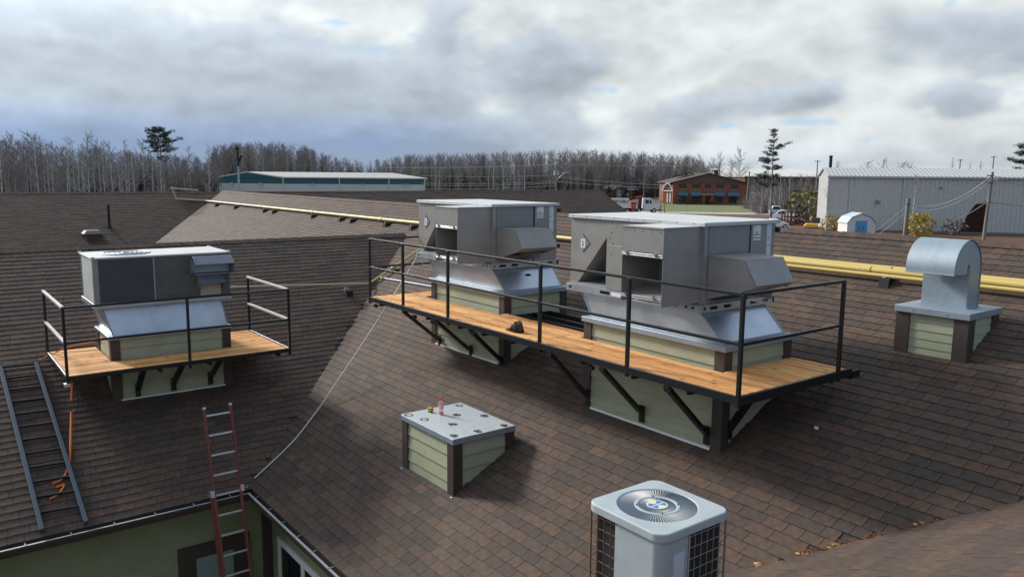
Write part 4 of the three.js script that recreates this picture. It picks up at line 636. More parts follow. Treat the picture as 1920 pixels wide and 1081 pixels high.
// ================================================================ gas pipes
const pipeY = (z) => yM(z);
function pipeThing(name, label, pts, r, m, cat = 'pipe') { const g = []; for (let i = 0; i + 1 < pts.length; i++) { g.push(rod(pts[i], pts[i + 1], r, r, 10)); if (i) g.push(new THREE.SphereGeometry(r * 1.25, 10, 8).translate(pts[i].x, pts[i].y, pts[i].z)); } return solo(name, label, cat, merge(g), m); }
{
  const z = -11.13, y = pipeY(z) + 0.10;
  const t = thing('gas_pipe', 'long thick yellow gas pipe running below the ridge of the long roof', 'pipe');
  const segs = [-38.3, -36, -31, -26, -21, -16, -11, -6, -1, 4]; for (let i = 0; i + 1 < segs.length; i++) { mesh('pipe_length', rod(V(segs[i], y, z), V(segs[i + 1], y, z), segs[i] < -11 ? 0.046 : 0.05, segs[i] < -11 ? 0.046 : 0.05, 12), i < 2 ? MT.tanPipe : MT.yellow, t); mesh('pipe_coupling', rod(V(segs[i + 1] - 0.09, y, z), V(segs[i + 1] + 0.09, y, z), 0.06, 0.06, 12), MT.yellow, t); }
  settle(t, -16, pipeY(z), z);
  pipeThing('gas_pipe', 'second yellow gas pipe lying against the thick one beyond the gooseneck', [V(-8.9, y + 0.035, z - 0.10), V(4, y + 0.035, z - 0.10)], 0.042, MT.yellow);
  pipeThing('gas_pipe', 'thin yellow gas pipe on the downhill side of the thick one', [V(-9.0, y - 0.05, z + 0.13), V(4, y - 0.05, z + 0.13)], 0.030, MT.yellow);
  // wooden sleepers under the pipe
  const sl = (x, i) => { const R = rng(i + 50), o = thing('pipe_support', 'dark sleeper block with a clamp under the thick yellow gas pipe', 'pipe support', [x, pipeY(z + 0.05), z + 0.05], 'sleeper blocks under the gas pipe'); o.rotation.y = (R() - 0.5) * 0.5;
    mesh('block', [hexa([V(-0.07, -0.11, -0.2), V(0.07, -0.11, -0.2), V(0.07, -0.13, 0.2), V(-0.07, -0.13, 0.2), V(-0.07, 0.06, -0.17), V(0.07, 0.06, -0.17), V(0.07, 0.055, 0.17), V(-0.07, 0.055, 0.17)])], MT.dark, o); mesh('clamp', [bar(V(-0.02, 0.05, -0.15), V(-0.02, 0.20, -0.06), 0.03, 0.008), bar(V(-0.02, 0.05, 0.07), V(-0.02, 0.06, 0.15), 0.04, 0.03)], MT.galvDull, o); };
  [-36.2, -33.6, -30.2, -29.2, -25.6, -23.4, -22.6, -20.4, -18.9, -13.1, -9.4, -5.6, -2.6].forEach(sl);
  // riser at the far end
  const L2 = (x, y, h) => { const p = onPlane(x, y, V(0, -12.6, 0), nL); p.y += h; return p; }, e = V(-38.3, y, z), k = L2(330, 377, 0.1), w = L2(372, 377, 0.1);
  pipeThing('gas_riser', 'pale gas pipe riser bent up near the far left ridge', [e, k, onX(322, 353, k.x - 0.05), onX(370, 357, w.x - 0.6)], 0.045, MT.tanPipe);
}
{
  // branch to the left unit: along the left roof, over the valley, up to the catwalk unit
  const L = (x, y, h = 0.12) => { const p = onPlane(x, y, V(0, -3.09, 0), nL); p.y += h; return p; }, Mq = (x, y, h = 0.12) => { const p = onPlane(x, y, V(0, 0.92, 0), nM); p.y += h; return p; };
  const a = V(-14.75, 5.83, -4.56), b = L(690, 541), c = Mq(697, 536, 0.10), d = Mq(790, 474, 0.12);
  const p0 = L(440, 560, 0.25);
  pipeThing('branch_pipe', 'thin tan gas pipe feeding the lone left unit across the dark roof', [V(p0.x, p0.y, -4.56), p0, b, c], 0.026, MT.tanPipe); pipeThing('branch_pipe', 'thin yellow pipe climbing from the valley toward the catwalk unit', [c, d], 0.026, MT.yellow);
  pipeThing('conduit', 'thin grey conduit lying on the roof behind the catwalk end', [Mq(706, 522, 0.04), Mq(815, 541, 0.04)], 0.013, MT.galvDull, 'conduit');
  const blk = (p, lab) => { const o = thing('pipe_support', lab, 'pipe support', [p.x, p.y, p.z]); mesh('block', [rbx(-0.16, 0.16, -0.12, 0.07, -0.08, 0.08)], MT.dark, o); mesh('clamp', [rbx(-0.03, 0.03, 0.07, 0.12, -0.05, 0.05)], MT.alu, o); };
  blk(onPlane(738, 509, V(0, 0.92, 0), nM), 'dark sleeper block under the thin yellow pipe by the catwalk end'); blk(onPlane(650, 549, V(0, -3.09, 0), nL), 'dark sleeper block under the thin tan pipe on the dark left roof');
  const v = thing('gas_valve', 'blue handled gas valve and regulator beside the lone left unit', 'valve', [p0.x, p0.y, -4.66]);
  mesh('valve_body', [new THREE.SphereGeometry(0.05, 12, 8).scale(1, 0.8, 1), rod(V(0, -0.12, 0), V(0, 0.05, 0), 0.03, 0.03, 8)], MT.galvDull, v); mesh('regulator', [new THREE.CylinderGeometry(0.08, 0.08, 0.04, 16).translate(0.02, -0.12, -0.06)], MT.blueSteel, v);
}
// ================================================================ rope, ladders, strap
{
  const Mq = (x, y, h = 0.03) => { const p = onPlane(x, y, V(0, 0.92, 0), nM); p.y += h; return p; };
  const top = V(-13.03, 6.33, -7.66); const pts = [top, V(-13.0, 5.72, -7.02).lerp(top, 0.25), Mq(608, 762, 0.16), Mq(590, 785, 0.03), Mq(560, 818), Mq(530, 850), Mq(500, 878), Mq(468, 908), V(-12.05, 2.95, -3.93)];
  const t0 = top, t1 = Mq(600, 770, 0.08), line = []; for (let i = 0; i <= 6; i++) { const p = t0.clone().lerp(t1, i / 6); p.y -= 0.05 * Math.sin(i / 6 * Math.PI); line.push(p); }
  solo('safety_rope', 'thin white rope stretched from the catwalk end unit down to the gutter corner', 'rope', tube([...line, ...pts.slice(4)], 0.0115, 120, 6), MT.rope);
  pipeThing('unit_tether', 'short cord dangling beside the left corner of the catwalk unit', [V(-13.05, 6.33, -7.75), V(-13.06, 5.95, -7.9)], 0.008, MT.rope, 'cord');
}
function ladder(name, label, A0, A1, B0, B1, n, railM, rungM, rw, rd, nrm, first = 0.06) { // A: left rail bottom->top, B: right rail
  const g = thing(name, label, 'ladder'); for (const [a, b] of [[A0, A1], [B0, B1]]) { mesh('side_rail', [bar(a, b, rw, rd, B0.clone().sub(A0).normalize())], railM, g); mesh('rail_cap', [bar(b.clone().lerp(a, 0.004), b.clone().addScaledVector(b.clone().sub(a).normalize(), 0.02), rw * 1.25, rd * 1.1, B0.clone().sub(A0).normalize())], rungM, g); }
  const L = A0.distanceTo(A1); for (let i = 0; i < n; i++) { const t = 1 - (first + i * 0.305) / L; if (t < 0.01) break; const a = A0.clone().lerp(A1, t), b = B0.clone().lerp(B1, t); mesh('rung', [bar(a, b, 0.032, 0.028, nrm)], rungM, g); }
  return g;
}
{
  const n = V(Math.cos(0.2618), Math.sin(0.2618), 0), u = V(-Math.sin(0.2618), Math.cos(0.2618), 0), at = (s, z) => V(-11.86, 2.99, z).addScaledVector(u, s);
  const g = ladder('extension_ladder', 'faded red extension ladder with aluminium rungs leaning on the left gutter', at(-3.05, -3.38), at(1.36, -3.38), at(-3.05, -3.78), at(1.36, -3.78), 14, MT.ladderRed, MT.alu, 0.035, 0.07, n, 0.12);
  for (const z of [-3.355, -3.805]) { mesh('base_section_rail', [bar(at(-3.05, z).addScaledVector(n, -0.075), at(0.05, z).addScaledVector(n, -0.075), 0.035, 0.07, V(0, 0, 1))], MT.ladderRed, g); mesh('guide_bracket', [bar(at(0.0, z).addScaledVector(n, -0.03), at(0.10, z).addScaledVector(n, -0.03), 0.06, 0.14, V(0, 0, 1))], MT.alu, g); }
  settle(g, -11.2, 0.02, -3.58);
  const Lq = (x, y, h = 0.05) => { const p = onPlane(x, y, V(0, -3.09, 0), nL); return p.addScaledVector(nL, h); };
  const A1 = Lq(-1, 690, 0.06), A0 = Lq(78, 1000, 0.06), B1 = Lq(66, 683, 0.06), B0 = Lq(161, 985, 0.06);
  const d = ladder('roof_ladder', 'dark blue ladder lying flat on the left roof below the platform', A0, A1, B0, B1, 14, MT.blueSteel, MT.black, 0.06, 0.07, nL, 0.05); settle(d, A0.x, A0.y - 0.05, A0.z);
  // orange strap hanging off the platform corner
  const h = V(-13.60, 4.68, -1.86), s1 = [h, V(-13.5, 4.3, -1.86), Lq(133, 790, 0.20), Lq(131, 850, 0.06), Lq(127, 878, 0.03), Lq(116, 900, 0.03), Lq(97, 909, 0.03)];
  const st = thing('ratchet_strap', 'orange webbing strap hanging from the platform corner onto the roof', 'strap');
  const flat = (p, w, nm, m) => mesh(nm, new THREE.TubeGeometry(new THREE.CatmullRomCurve3(p, false, 'catmullrom', 0.5), 36, w * 0.38, 6), m, st);
  flat(s1.slice(0, 3), 0.022, 'strap_tail', MT.dark); flat([Lq(134, 757, 0.45), Lq(133, 776, 0.28)], 0.04, 'webbing', MT.orange); flat(s1.slice(2), 0.05, 'webbing', MT.orange); flat([Lq(105, 916, 0.03), Lq(119, 912, 0.04), Lq(114, 923, 0.04), Lq(106, 931, 0.03), Lq(92, 938, 0.03)], 0.045, 'webbing', MT.orange);
  flat([V(-15.45, 4.9, -2.47), V(-15.62, 4.80, -1.74).lerp(V(-15.45, 4.9, -2.47), 0.5), Lq(100, 672, 0.12), B1.clone()], 0.028, 'tie', MT.orange);
  settle(st, h.x, h.y, h.z);
}

// ================================================================ ground
const groundT = dataTex(512, 512, (u, v) => { const a = tnoise(u, v, 5, 5, 41), b = tnoise(u, v, 16, 3, 44), t = clamp(0.5 + a * 1.2 + b * 0.4); return [mix(0.40, 0.50, t), mix(0.40, 0.44, t), mix(0.26, 0.34, t)]; }, true, 0.02);
const lawnT = dataTex(256, 256, (u, v) => { const a = 0.5 + tnoise(u, v, 5, 4, 51) * 1.1 + 0.15 * (rT() - 0.5); return [mix(0.40, 0.52, a), mix(0.46, 0.52, a), mix(0.22, 0.30, a)]; }, true, 0.05);
const dirtT = dataTex(256, 256, (u, v) => { const a = 0.5 + tnoise(u, v, 4, 5, 61) * 1.2; return [mix(0.36, 0.50, a), mix(0.27, 0.38, a), mix(0.21, 0.30, a)]; }, true, 0.06);
{
  const g = muv(new THREE.PlaneGeometry(4000, 4000).rotateX(-Math.PI / 2)); const o = solo('ground', 'flat late autumn ground reaching the horizon', 'ground', g, mat([0.55, 0.52, 0.5], { map: groundT, roughness: 0.95 }), null, 'structure');
  const sheet = (name, label, pts, y, m) => { const s = new THREE.Shape(pts.map((p) => new THREE.Vector2(p.x, p.z))); const ge = new THREE.ShapeGeometry(s).rotateX(Math.PI / 2); const pp = ge.attributes.position; ge.setIndex([...ge.index.array].reverse()); ge.computeVertexNormals(); const q = muv(ge); q.translate(0, y, 0); const o2 = solo(name, label, name.replace(/_/g, ' '), q, Object.assign(m, { side: THREE.DoubleSide }), null, 'structure'); return o2; };
  const G = (x, y) => onY(x, y, 0);
  sheet('lawn', 'dull green lawn in front of the brick office', [G(1215, 381), G(1215, 396), G(1450, 400), G(1450, 383), G(1400, 379), G(1230, 378)], 0.012, mat([0.75, 0.80, 0.62], { map: lawnT, roughness: 0.95 }));
  sheet('sidewalk', 'pale strip of pavement along the lawn fence', [G(1160, 395.6), G(1160, 398.4), G(1450, 402.5), G(1450, 399.3)], 0.02, mat([0.42, 0.37, 0.33], { roughness: 0.9 }));
  sheet('dirt_yard', 'reddish brown gravel yard between the roof and the grey warehouse', [G(1100, 399), G(1100, 420), V(4, 0, -26), V(60, 0, -60), G(1960, 438), G(1560, 425), G(1450, 404)], 0.008, mat([0.62, 0.55, 0.5], { map: dirtT, roughness: 0.95 }));
  sheet('road', 'grey asphalt road between the fence and the forest', [G(820, 372), G(820, 377), G(1240, 384), G(1240, 377)], 0.016, mat([0.10, 0.10, 0.105], { roughness: 0.9 }));
}
// group whose local x runs from A to B on the ground and whose z faces the camera
function facing(name, label, cat, A, B, group) { const g = thing(name, label, cat, [A.x, 0, A.z], group); g.rotation.y = Math.atan2(-(B.z - A.z), B.x - A.x); g.userData.span = undefined; delete g.userData.span; return [g, Math.hypot(B.x - A.x, B.z - A.z)]; }

// ---------------------------------------------------------------- grey metal warehouse
{
  const A = onY(1549, 431, 0), B0 = onY(1900, 439.5, 0), dir = B0.clone().sub(A).normalize(), B = A.clone().addScaledVector(dir, 46);
  const [g, W] = facing('metal_warehouse', 'long grey ribbed metal warehouse with pale ribbed roof', 'warehouse', A, B); const D = 11, HE = 8.25, HR = 9.55;
  const wm = mat([0.60, 0.61, 0.60], { roughness: 0.5, metalness: 0.15, map: speckT }), pale = mat([0.50, 0.51, 0.51], { roughness: 0.45, metalness: 0.1, map: speckT });
  const fg = (() => { const s = []; const n = Math.floor(W / 0.62); for (let i = 0; i < n; i++) s.push(bx(i * 0.62 + 0.12, i * 0.62 + 0.32, 0.25, HE - 0.06, 0.001, 0.11)); return s; })();
  mesh('wall', [bx(0, W, 0.2, HE, -D, 0)], wm, g); const ribs = mesh('wall_ribs', fg, wm, g); ribs.userData = { kind: 'stuff' };
  mesh('gable_wall', [hexa([V(-0.06, 0, -D), V(0, 0, -D), V(0, 0, 0), V(-0.06, 0, 0), V(-0.06, HE, -D), V(0, HE, -D), V(0, HE, 0), V(-0.06, HE, 0)]), slab([[0, HE], [D, HE], [D / 2, HR]], 0.1, V(0, 0, 0), V(0, 0, -1), V(0, 1, 0))], pale, g);
  mesh('foundation', [bx(-0.02, W, 0, 0.25, -D, 0.06)], mat([0.20, 0.20, 0.19]), g);
  const ro = []; for (const s of [1, -1]) ro.push(hexa([V(-0.3, HE, s > 0 ? 0.35 : -D - 0.35), V(W, HE, s > 0 ? 0.35 : -D - 0.35), V(W, HR, -D / 2), V(-0.3, HR, -D / 2), V(-0.3, HE + 0.1, s > 0 ? 0.35 : -D - 0.35), V(W, HE + 0.1, s > 0 ? 0.35 : -D - 0.35), V(W, HR + 0.1, -D / 2), V(-0.3, HR + 0.1, -D / 2)]));
  const rf = mesh('roof', ro, pale, g); const rr = []; for (let x = 0; x < W; x += 0.6) rr.push(bar(V(x, HE + 0.12, 0.34), V(x, HR + 0.12, -D / 2), 0.12, 0.09)); const r2 = mesh('roof_ribs', rr, pale, rf); r2.userData = { kind: 'stuff' };
  mesh('eave_gutter', [rbx(-0.3, W, HE - 0.18, HE + 0.05, 0.30, 0.48, 0.03)], pale, g);
  const k = (px) => { const p = onPlane(px, 380, V(g.position.x, 0, g.position.z), V(0, 0, 1).applyAxisAngle(V(0, 1, 0), g.rotation.y)); return p.sub(g.position).dot(dir); };
  for (const px of [1593, 1693]) mesh('downspout', [rbx(k(px) - 0.09, k(px) + 0.09, 0.3, HE - 0.1, 0.1115, 0.26)], mat([0.45, 0.52, 0.58], { roughness: 0.5 }), g);
  mesh('corner_trim', [rbx(-0.14, 0.14, 0.2, HE, 0.1115, 0.17)], pale, g);
  mesh('wall_light', [rbx(k(1645) - 0.25, k(1645) + 0.25, 4.2, 4.7, 0.08, 0.4)], mat([0.2, 0.21, 0.22]), g); mesh('wall_light', [rbx(k(1762) - 0.2, k(1762) + 0.2, 6.6, 6.85, 0.08, 0.35)], mat([0.2, 0.2, 0.2]), g);
  // rusted patch by the pole
  const rustT = dataTex(128, 128, (u, v) => { const a = tnoise(u, v, 4, 4, 71) + 0.3; return [mix(0.35, 0.22, a), mix(0.19, 0.12, a), mix(0.13, 0.09, a)]; }, true, 0.4);
  const kr = k(1836); mesh('rust_patch', slab([[kr - 2.4, 0.25], [kr + 1.0, 0.25], [kr + 1.0, 4.6], [kr - 0.4, 4.4], [kr - 1.4, 2.8]], 0.01, V(0, 0, 0.112)), mat([0.5, 0.42, 0.4], { map: rustT, roughness: 0.95 }), g);
  const v = thing('roof_stack', 'thin dark stack standing behind the warehouse roof', 'stack', [0, 0, 0]); const p = A.clone().addScaledVector(dir, 2).add(V(0, 0, 0)); const back = V(0, 0, -1).applyAxisAngle(V(0, 1, 0), g.rotation.y); p.addScaledVector(back, D + 3); mesh('pipe', [rod(V(p.x, 0, p.z), V(p.x, 11.5, p.z), 0.3, 0.26, 10)], MT.dark, v); mesh('rain_cap', [rod(V(p.x, 11.5, p.z), V(p.x, 11.8, p.z), 0.3, 0.3, 10)], MT.dark, v); settle(v, p.x, 0, p.z);
}
// ---------------------------------------------------------------- garden shed with blue doors
{
  const A = onY(1588, 440.5, 0), B = onY(1640, 441, 0), [g, W] = facing('garden_shed', 'small white barn shed with blue double doors before the warehouse', 'shed', A, B), D = 3.2, w = mat([0.60, 0.60, 0.58], { roughness: 0.7 }), bl = mat([0.09, 0.30, 0.50], { roughness: 0.6 });
  const pr = [[0, 0], [W, 0], [W, 1.7], [W * 0.86, 2.45], [W / 2, 3.0], [W * 0.14, 2.45], [0, 1.7]]; mesh('wall', slab(pr, D, V(0, 0, -D)), w, g);
  for (const [a, b] of [[[-0.12, 1.65], [W * 0.13, 2.5]], [[W * 0.13, 2.5], [W / 2, 3.07]], [[W / 2, 3.07], [W * 0.87, 2.5]], [[W * 0.87, 2.5], [W + 0.12, 1.65]]]) mesh('roof_panel', [hexa([V(a[0], a[1], 0.15), V(b[0], b[1], 0.15), V(b[0], b[1], -D - 0.1), V(a[0], a[1], -D - 0.1), V(a[0], a[1] + 0.09, 0.15), V(b[0], b[1] + 0.09, 0.15), V(b[0], b[1] + 0.09, -D - 0.1), V(a[0], a[1] + 0.09, -D - 0.1)])], mat([0.40, 0.48, 0.53], { roughness: 0.6 }), g);
  for (const s of [0, 1]) { const d = mesh('door', [rbx(W / 2 + (s ? 0.02 : -0.82), W / 2 + (s ? 0.82 : -0.02), 0.1, 2.05, 0.002, 0.05)], bl, g); mesh('handle', [rbx(W / 2 + (s ? 0.3 : -0.36), W / 2 + (s ? 0.36 : -0.3), 0.8, 1.3, 0.05, 0.09)], MT.dark, d); }
}
// ---------------------------------------------------------------- brick office
{
  const A = onY(1261, 382.5, 0), B = onY(1399, 384, 0), [g, W] = facing('brick_office', 'two storey red brick office with low gable and blue awnings', 'building', A, B), s = W / 138, D = 26, HE = 6.4, HR = 9.0;
  const brickT = dataTex(256, 256, (u, v) => { const a = 0.5 + 0.6 * tnoise(u, v, 6, 4, 81) + 0.3 * (rT() - 0.5); return [mix(0.47, 0.57, a), mix(0.32, 0.38, a), mix(0.27, 0.31, a)]; }, true, 0.2);
  const br = mat([0.95, 0.80, 0.76], { map: brickT, roughness: 0.9 }), rf = mat([0.125, 0.070, 0.062], { roughness: 0.8 }), dk = mat([0.03, 0.034, 0.04], { roughness: 0.12 }), aw = mat([0.075, 0.13, 0.19], { roughness: 0.8 });
  const win = (a, b, y0, y1) => [[a, y0], [b, y0], [b, y1], [a, y1]], X = (p) => (p - 1261) * s, up = [[1272, 1286], [1297, 1312], [1321, 1332], [1341, 1356], [1368, 1383]], lo = [[1274, 1286], [1297, 1312], [1342, 1355], [1366, 1382]], holes = [...up.map(([a, b]) => win(X(a), X(b), 4.55, 6.0)), ...lo.map(([a, b]) => win(X(a), X(b), 0.5, 2.5)), win(X(1320), X(1329), 0.05, 2.4)];
  mesh('wall', [slab([[0, 0], [W, 0], [W, HE], [0, HE]], 0.3, V(0, 0, -0.3), V(1, 0, 0), V(0, 1, 0), holes), bx(0, W, 0, HE, -D, -0.9), bx(0, 0.3, 0, HE, -0.9, -0.3), bx(W - 0.3, W, 0, HE, -0.9, -0.3)], br, g);
  mesh('gable', slab([[-0.4, HE], [W + 0.4, HE], [W * 0.48, HR]], 0.25, V(0, 0, -0.1)), rf, g);
  const roof = mesh('roof', [[-0.8, W * 0.48], [W + 0.8, W * 0.48]].map(([a, b]) => hexa([V(a, HE - 0.25, 0.6), V(b, HR, 0.6), V(b, HR, -D), V(a, HE - 0.25, -D), V(a, HE, 0.6), V(b, HR + 0.25, 0.6), V(b, HR + 0.25, -D), V(a, HE, -D)])), mat([0.075, 0.055, 0.05], { roughness: 0.8 }), g);
  mesh('chimney', [bx(X(1343), X(1350), HR - 1.2, HR + 0.9, -5, -4), bx(X(1341), X(1353), HR + 0.9, HR + 1.15, -5.3, -3.8)], MT.trim, roof);
  for (const [a, b] of up) { const w = mesh('window', [bx(X(a), X(b), 4.55, 6.0, -0.26, -0.22)], dk, g); mesh('frame', [bx((X(a) + X(b)) / 2 - 0.05, (X(a) + X(b)) / 2 + 0.05, 4.55, 6.0, -0.219, -0.18)], MT.trim, w); mesh('sill', [bx(X(a) - 0.1, X(b) + 0.1, 4.42, 4.54, 0.001, 0.12)], mat([0.4, 0.36, 0.33]), w); }
  for (const [a, b] of lo) { const w = mesh('window', [bx(X(a), X(b), 0.5, 2.5, -0.26, -0.22)], dk, g); mesh('frame', [bx((X(a) + X(b)) / 2 - 0.05, (X(a) + X(b)) / 2 + 0.05, 0.5, 2.5, -0.219, -0.18)], MT.trim, w); mesh('awning', [hexa([V(X(a) - 0.4, 2.5, 0.01), V(X(b) + 0.4, 2.5, 0.01), V(X(b) + 0.4, 2.5, 1.0), V(X(a) - 0.4, 2.5, 1.0), V(X(a) - 0.4, 3.75, 0.01), V(X(b) + 0.4, 3.75, 0.01), V(X(b) + 0.4, 2.75, 1.0), V(X(a) - 0.4, 2.75, 1.0)])], aw, g); }
  mesh('door', [bx(X(1320), X(1329), 0.05, 2.4, -0.26, -0.2)], dk, g); const po = mesh('porch_roof', [bx(X(1313), X(1337), 2.7, 3.2, 0.01, 1.8)], mat([0.26, 0.20, 0.17]), g); for (const p of [1316, 1331]) mesh('porch_pillar', [bx(X(p), X(p) + 0.55, 0, 2.7, 1.1, 1.65)], br, g);
  for (const [p, r] of [[1270, 1.3], [1291, 1.1], [1300, 0.8], [1334, 0.7]]) { const q = V(X(p), 0, 2.2).applyAxisAngle(V(0, 1, 0), g.rotation.y).add(g.position); bush('shrub', 'clipped dark evergreen shrub at the foot of the brick office', q, r, [0.035, 0.05, 0.025], p, 'shrubs before the brick office'); }
  // gambrel annex at its left end
  const A2 = onY(1243, 381.5, 0), B2 = onY(1260, 382.2, 0), [a, w2] = facing('gambrel_annex', 'narrow brick annex with white trimmed gambrel roof beside the office', 'building', A2, B2); const pr = [[0, 0], [w2, 0], [w2, 3.9], [w2 * 0.86, 5.2], [w2 * 0.62, 6.0], [w2 * 0.38, 6.0], [w2 * 0.14, 5.2], [0, 3.9]];
  mesh('wall', slab(pr, 8, V(0, 0, -8)), br, a); const ed = [[-0.25, 3.8], [w2 * 0.13, 5.25], [w2 * 0.38, 6.1], [w2 * 0.62, 6.1], [w2 * 0.87, 5.25], [w2 + 0.25, 3.8]]; for (let i = 0; i + 1 < ed.length; i++) mesh('roof_trim', [bar(V(...ed[i], 0.15), V(...ed[i + 1], 0.15), 0.3, 0.28)], MT.white, a); mesh('trim_board', [bx(-0.2, w2 + 0.2, 3.7, 4.0, 0.01, 0.2)], MT.white, a);
  for (const x of [0.48, 0.78]) mesh('window', [bx(w2 * x - 0.18, w2 * x + 0.22, 0.4, 3.2, 0.005, 0.06)], MT.white, a);
}
// ---------------------------------------------------------------- brick garage
{
  const A = onY(1149.5, 370.5, 0), B = onY(1174, 370.5, 0), [g, W] = facing('brick_garage', 'small red brick garage with white overhead door and dark roof', 'garage', A, B), D = 9, br = mat([0.30, 0.09, 0.07], { roughness: 0.9 }), L = W * 0.9;
  mesh('wall', slab([[0, 0], [W, 0], [W, 3.1], [W / 2, 4.7], [0, 3.1]], D, V(0, 0, -D)), br, g); mesh('side_wing', [bx(W + 0.001, W + L, 0, 3.0, -D + 1, -0.8)], br, g);
  mesh('roof', [[-0.4, W / 2], [W + 0.4, W / 2]].map(([a, b]) => hexa([V(a, 2.95, 0.3), V(b, 4.75, 0.3), V(b, 4.75, -D), V(a, 2.95, -D), V(a, 3.2, 0.3), V(b, 5.0, 0.3), V(b, 5.0, -D), V(a, 3.2, -D)])), MT.slate, g); mesh('wing_roof', [hexa([V(W, 3.0, -0.4), V(W + L + 0.3, 3.0, -0.4), V(W + L + 0.3, 4.7, -5), V(W * 0.5, 4.7, -5), V(W, 3.2, -0.4), V(W + L + 0.3, 3.2, -0.4), V(W + L + 0.3, 4.9, -5), V(W * 0.5, 4.9, -5)])], mat([0.035, 0.05, 0.075]), g);
  for (const [a, b] of [[V(-0.4, 3.05, 0.33), V(W / 2, 4.9, 0.33)], [V(W / 2, 4.9, 0.33), V(W + 0.4, 3.05, 0.33)], [V(W, 3.05, -0.36), V(W + L + 0.3, 3.05, -0.36)]]) mesh('fascia', [bar(a, b, 0.3, 0.3)], MT.white, g);
  const gd = mesh('overhead_door', [bx(W * 0.3, W * 0.75, 0.05, 2.7, 0.01, 0.08)], MT.white, g); mesh('door', [bx(W + 0.5, W + 1.3, 0.05, 2.2, -0.795, -0.72)], MT.white, g);
}
// ---------------------------------------------------------------- teal and white industrial building
{
  const dep = 175, A = atDepth(531, 365, dep), B = atDepth(797, 365, dep * 1.05); A.y = B.y = 0; const [g, W] = facing('industrial_building', 'long white metal building with a dark teal upper band and pale roof', 'building', A, B);
  const GW = 13.8, HE = 6.85, tl = mat([0.030, 0.135, 0.150], { map: speckT, roughness: 0.5 }), wh = mat([0.68, 0.67, 0.63], { map: speckT, roughness: 0.6 }), band = 5.6, roofM = mat([0.62, 0.61, 0.55], { map: speckT, roughness: 0.6 });
  // front wall runs along x; the gable end turns away to the left
  const P = V(-GW, 0, -2.5), Q = V(W, 0, -15), back = V(W - GW, 0, -16);
  const f = [V(0, 0, 0), V(W, 0, 0), V(W - GW, 0, -6), V(-GW, 0, -6)];
  const up = (y) => f.map((p) => p.clone().setY(y));
  mesh('lower_wall', [hexa([...up(0), ...up(band)])], wh, g); const gr = f.map((p) => p.clone()); const cen = gr.reduce((s, p) => s.add(p.clone().multiplyScalar(0.25)), V(0, 0, 0)); mesh('upper_band', [hexa([...up(band), ...up(HE)])], tl, g);
  const m0 = f[0].clone().lerp(f[3], 0.55).setY(HE + 1.15), m1 = f[1].clone().lerp(f[2], 0.55).setY(HE + 1.15), t = V(0, 0.2, 0), e = (p) => p.clone().setY(HE + 0.02);
  const gd = f[3].clone().sub(f[0]).normalize(); mesh('gable_band', slab([[0, HE], [f[0].distanceTo(f[3]), HE], [f[0].distanceTo(f[3]) * 0.55, HE + 1.1]], 0.12, V(0, 0, 0).addScaledVector(V(gd.z, 0, -gd.x), 0.1), gd, V(0, 1, 0)), tl, g);
  mesh('roof', [hexa([e(f[0]).add(V(0.2, 0, 0.3)), e(f[1]).add(V(0.5, 0, 0.3)), m1.clone().add(V(0.5, 0, 0)), m0.clone(), e(f[0]).add(V(0.2, 0.25, 0.3)), e(f[1]).add(V(0.5, 0.25, 0.3)), m1.clone().add(V(0.5, 0.25, 0)), m0.clone().add(t)]), hexa([e(f[3]), e(f[2]), m1.clone(), m0.clone(), e(f[3]).add(t), e(f[2]).add(t), m1.clone().add(t), m0.clone().add(t)])], roofM, g);
  for (const k of [0, 0.385, 0.735, 0.995]) mesh('downspout', [rbx(W * k - 0.12, W * k + 0.12, 0, HE, 0.01, 0.25)], wh, g);
  mesh('gable_trim', [bar(V(0, HE + 0.1, 0.12), m0.clone().add(V(0, 0.1, 0.1)), 0.25, 0.25), bar(f[3].clone().setY(HE + 0.1), m0.clone().add(V(0, 0.1, 0.1)), 0.25, 0.25)], roofM, g);
  for (const k of [0.2, 0.55, 0.84, 0.87]) mesh('wall_lamp', [rbx(W * k - 0.22, W * k + 0.22, band - 0.2, band + 0.15, 0.01, 0.4)], MT.lidPale, g);
  for (const k of [0.35, 0.8]) { const p = f[0].clone().lerp(f[3], k); mesh('wall_lamp', [rbx(p.x - 0.22, p.x + 0.22, band - 0.2, band + 0.2, p.z + 0.1, p.z + 0.5)], MT.lidPale, g); }
}
// low white roof far behind the left wood
{ const a = atDepth(195, 322, 240), b = atDepth(242, 323, 240), g = thing('distant_shed', 'low pale roofed shed glimpsed through the left wood', 'building', [a.x, 0, a.z]); g.rotation.y = Math.atan2(-(b.z - a.z), b.x - a.x); const W = a.distanceTo(b); mesh('wall', [bx(0, W, 0, 7.9, -8, 0)], mat([0.2, 0.21, 0.21]), g); mesh('roof', [bx(-0.3, W + 0.3, 7.9, 8.6, -8.3, 0.3)], MT.white, g); }
{ const A = onY(1395, 378, 0), B = onY(1570, 379, 0), [g, W] = facing('distant_plant', 'long low brown building with pale ribbed roof behind the roadside trees', 'building', A, B); mesh('wall', [bx(0, W, 0, 8.2, -30, 0)], mat([0.13, 0.075, 0.06], { roughness: 0.9 }), g); const rf = mesh('roof', [hexa([V(-0.5, 8.2, 0.5), V(W, 8.2, 0.5), V(W, 8.2, -30), V(-0.5, 8.2, -30), V(-0.5, 8.5, 0.5), V(W, 8.5, 0.5), V(W, 11.2, -30), V(-0.5, 11.2, -30)])], mat([0.42, 0.43, 0.42], { roughness: 0.7 }), g); const l = []; for (let x = 0; x < W; x += 2.2) l.push(bar(V(x, 8.55, 0.45), V(x, 11.25, -30), 0.5, 0.15)); const r = mesh('roof_ribs', l, mat([0.52, 0.53, 0.52]), rf); r.userData = { kind: 'stuff' }; }
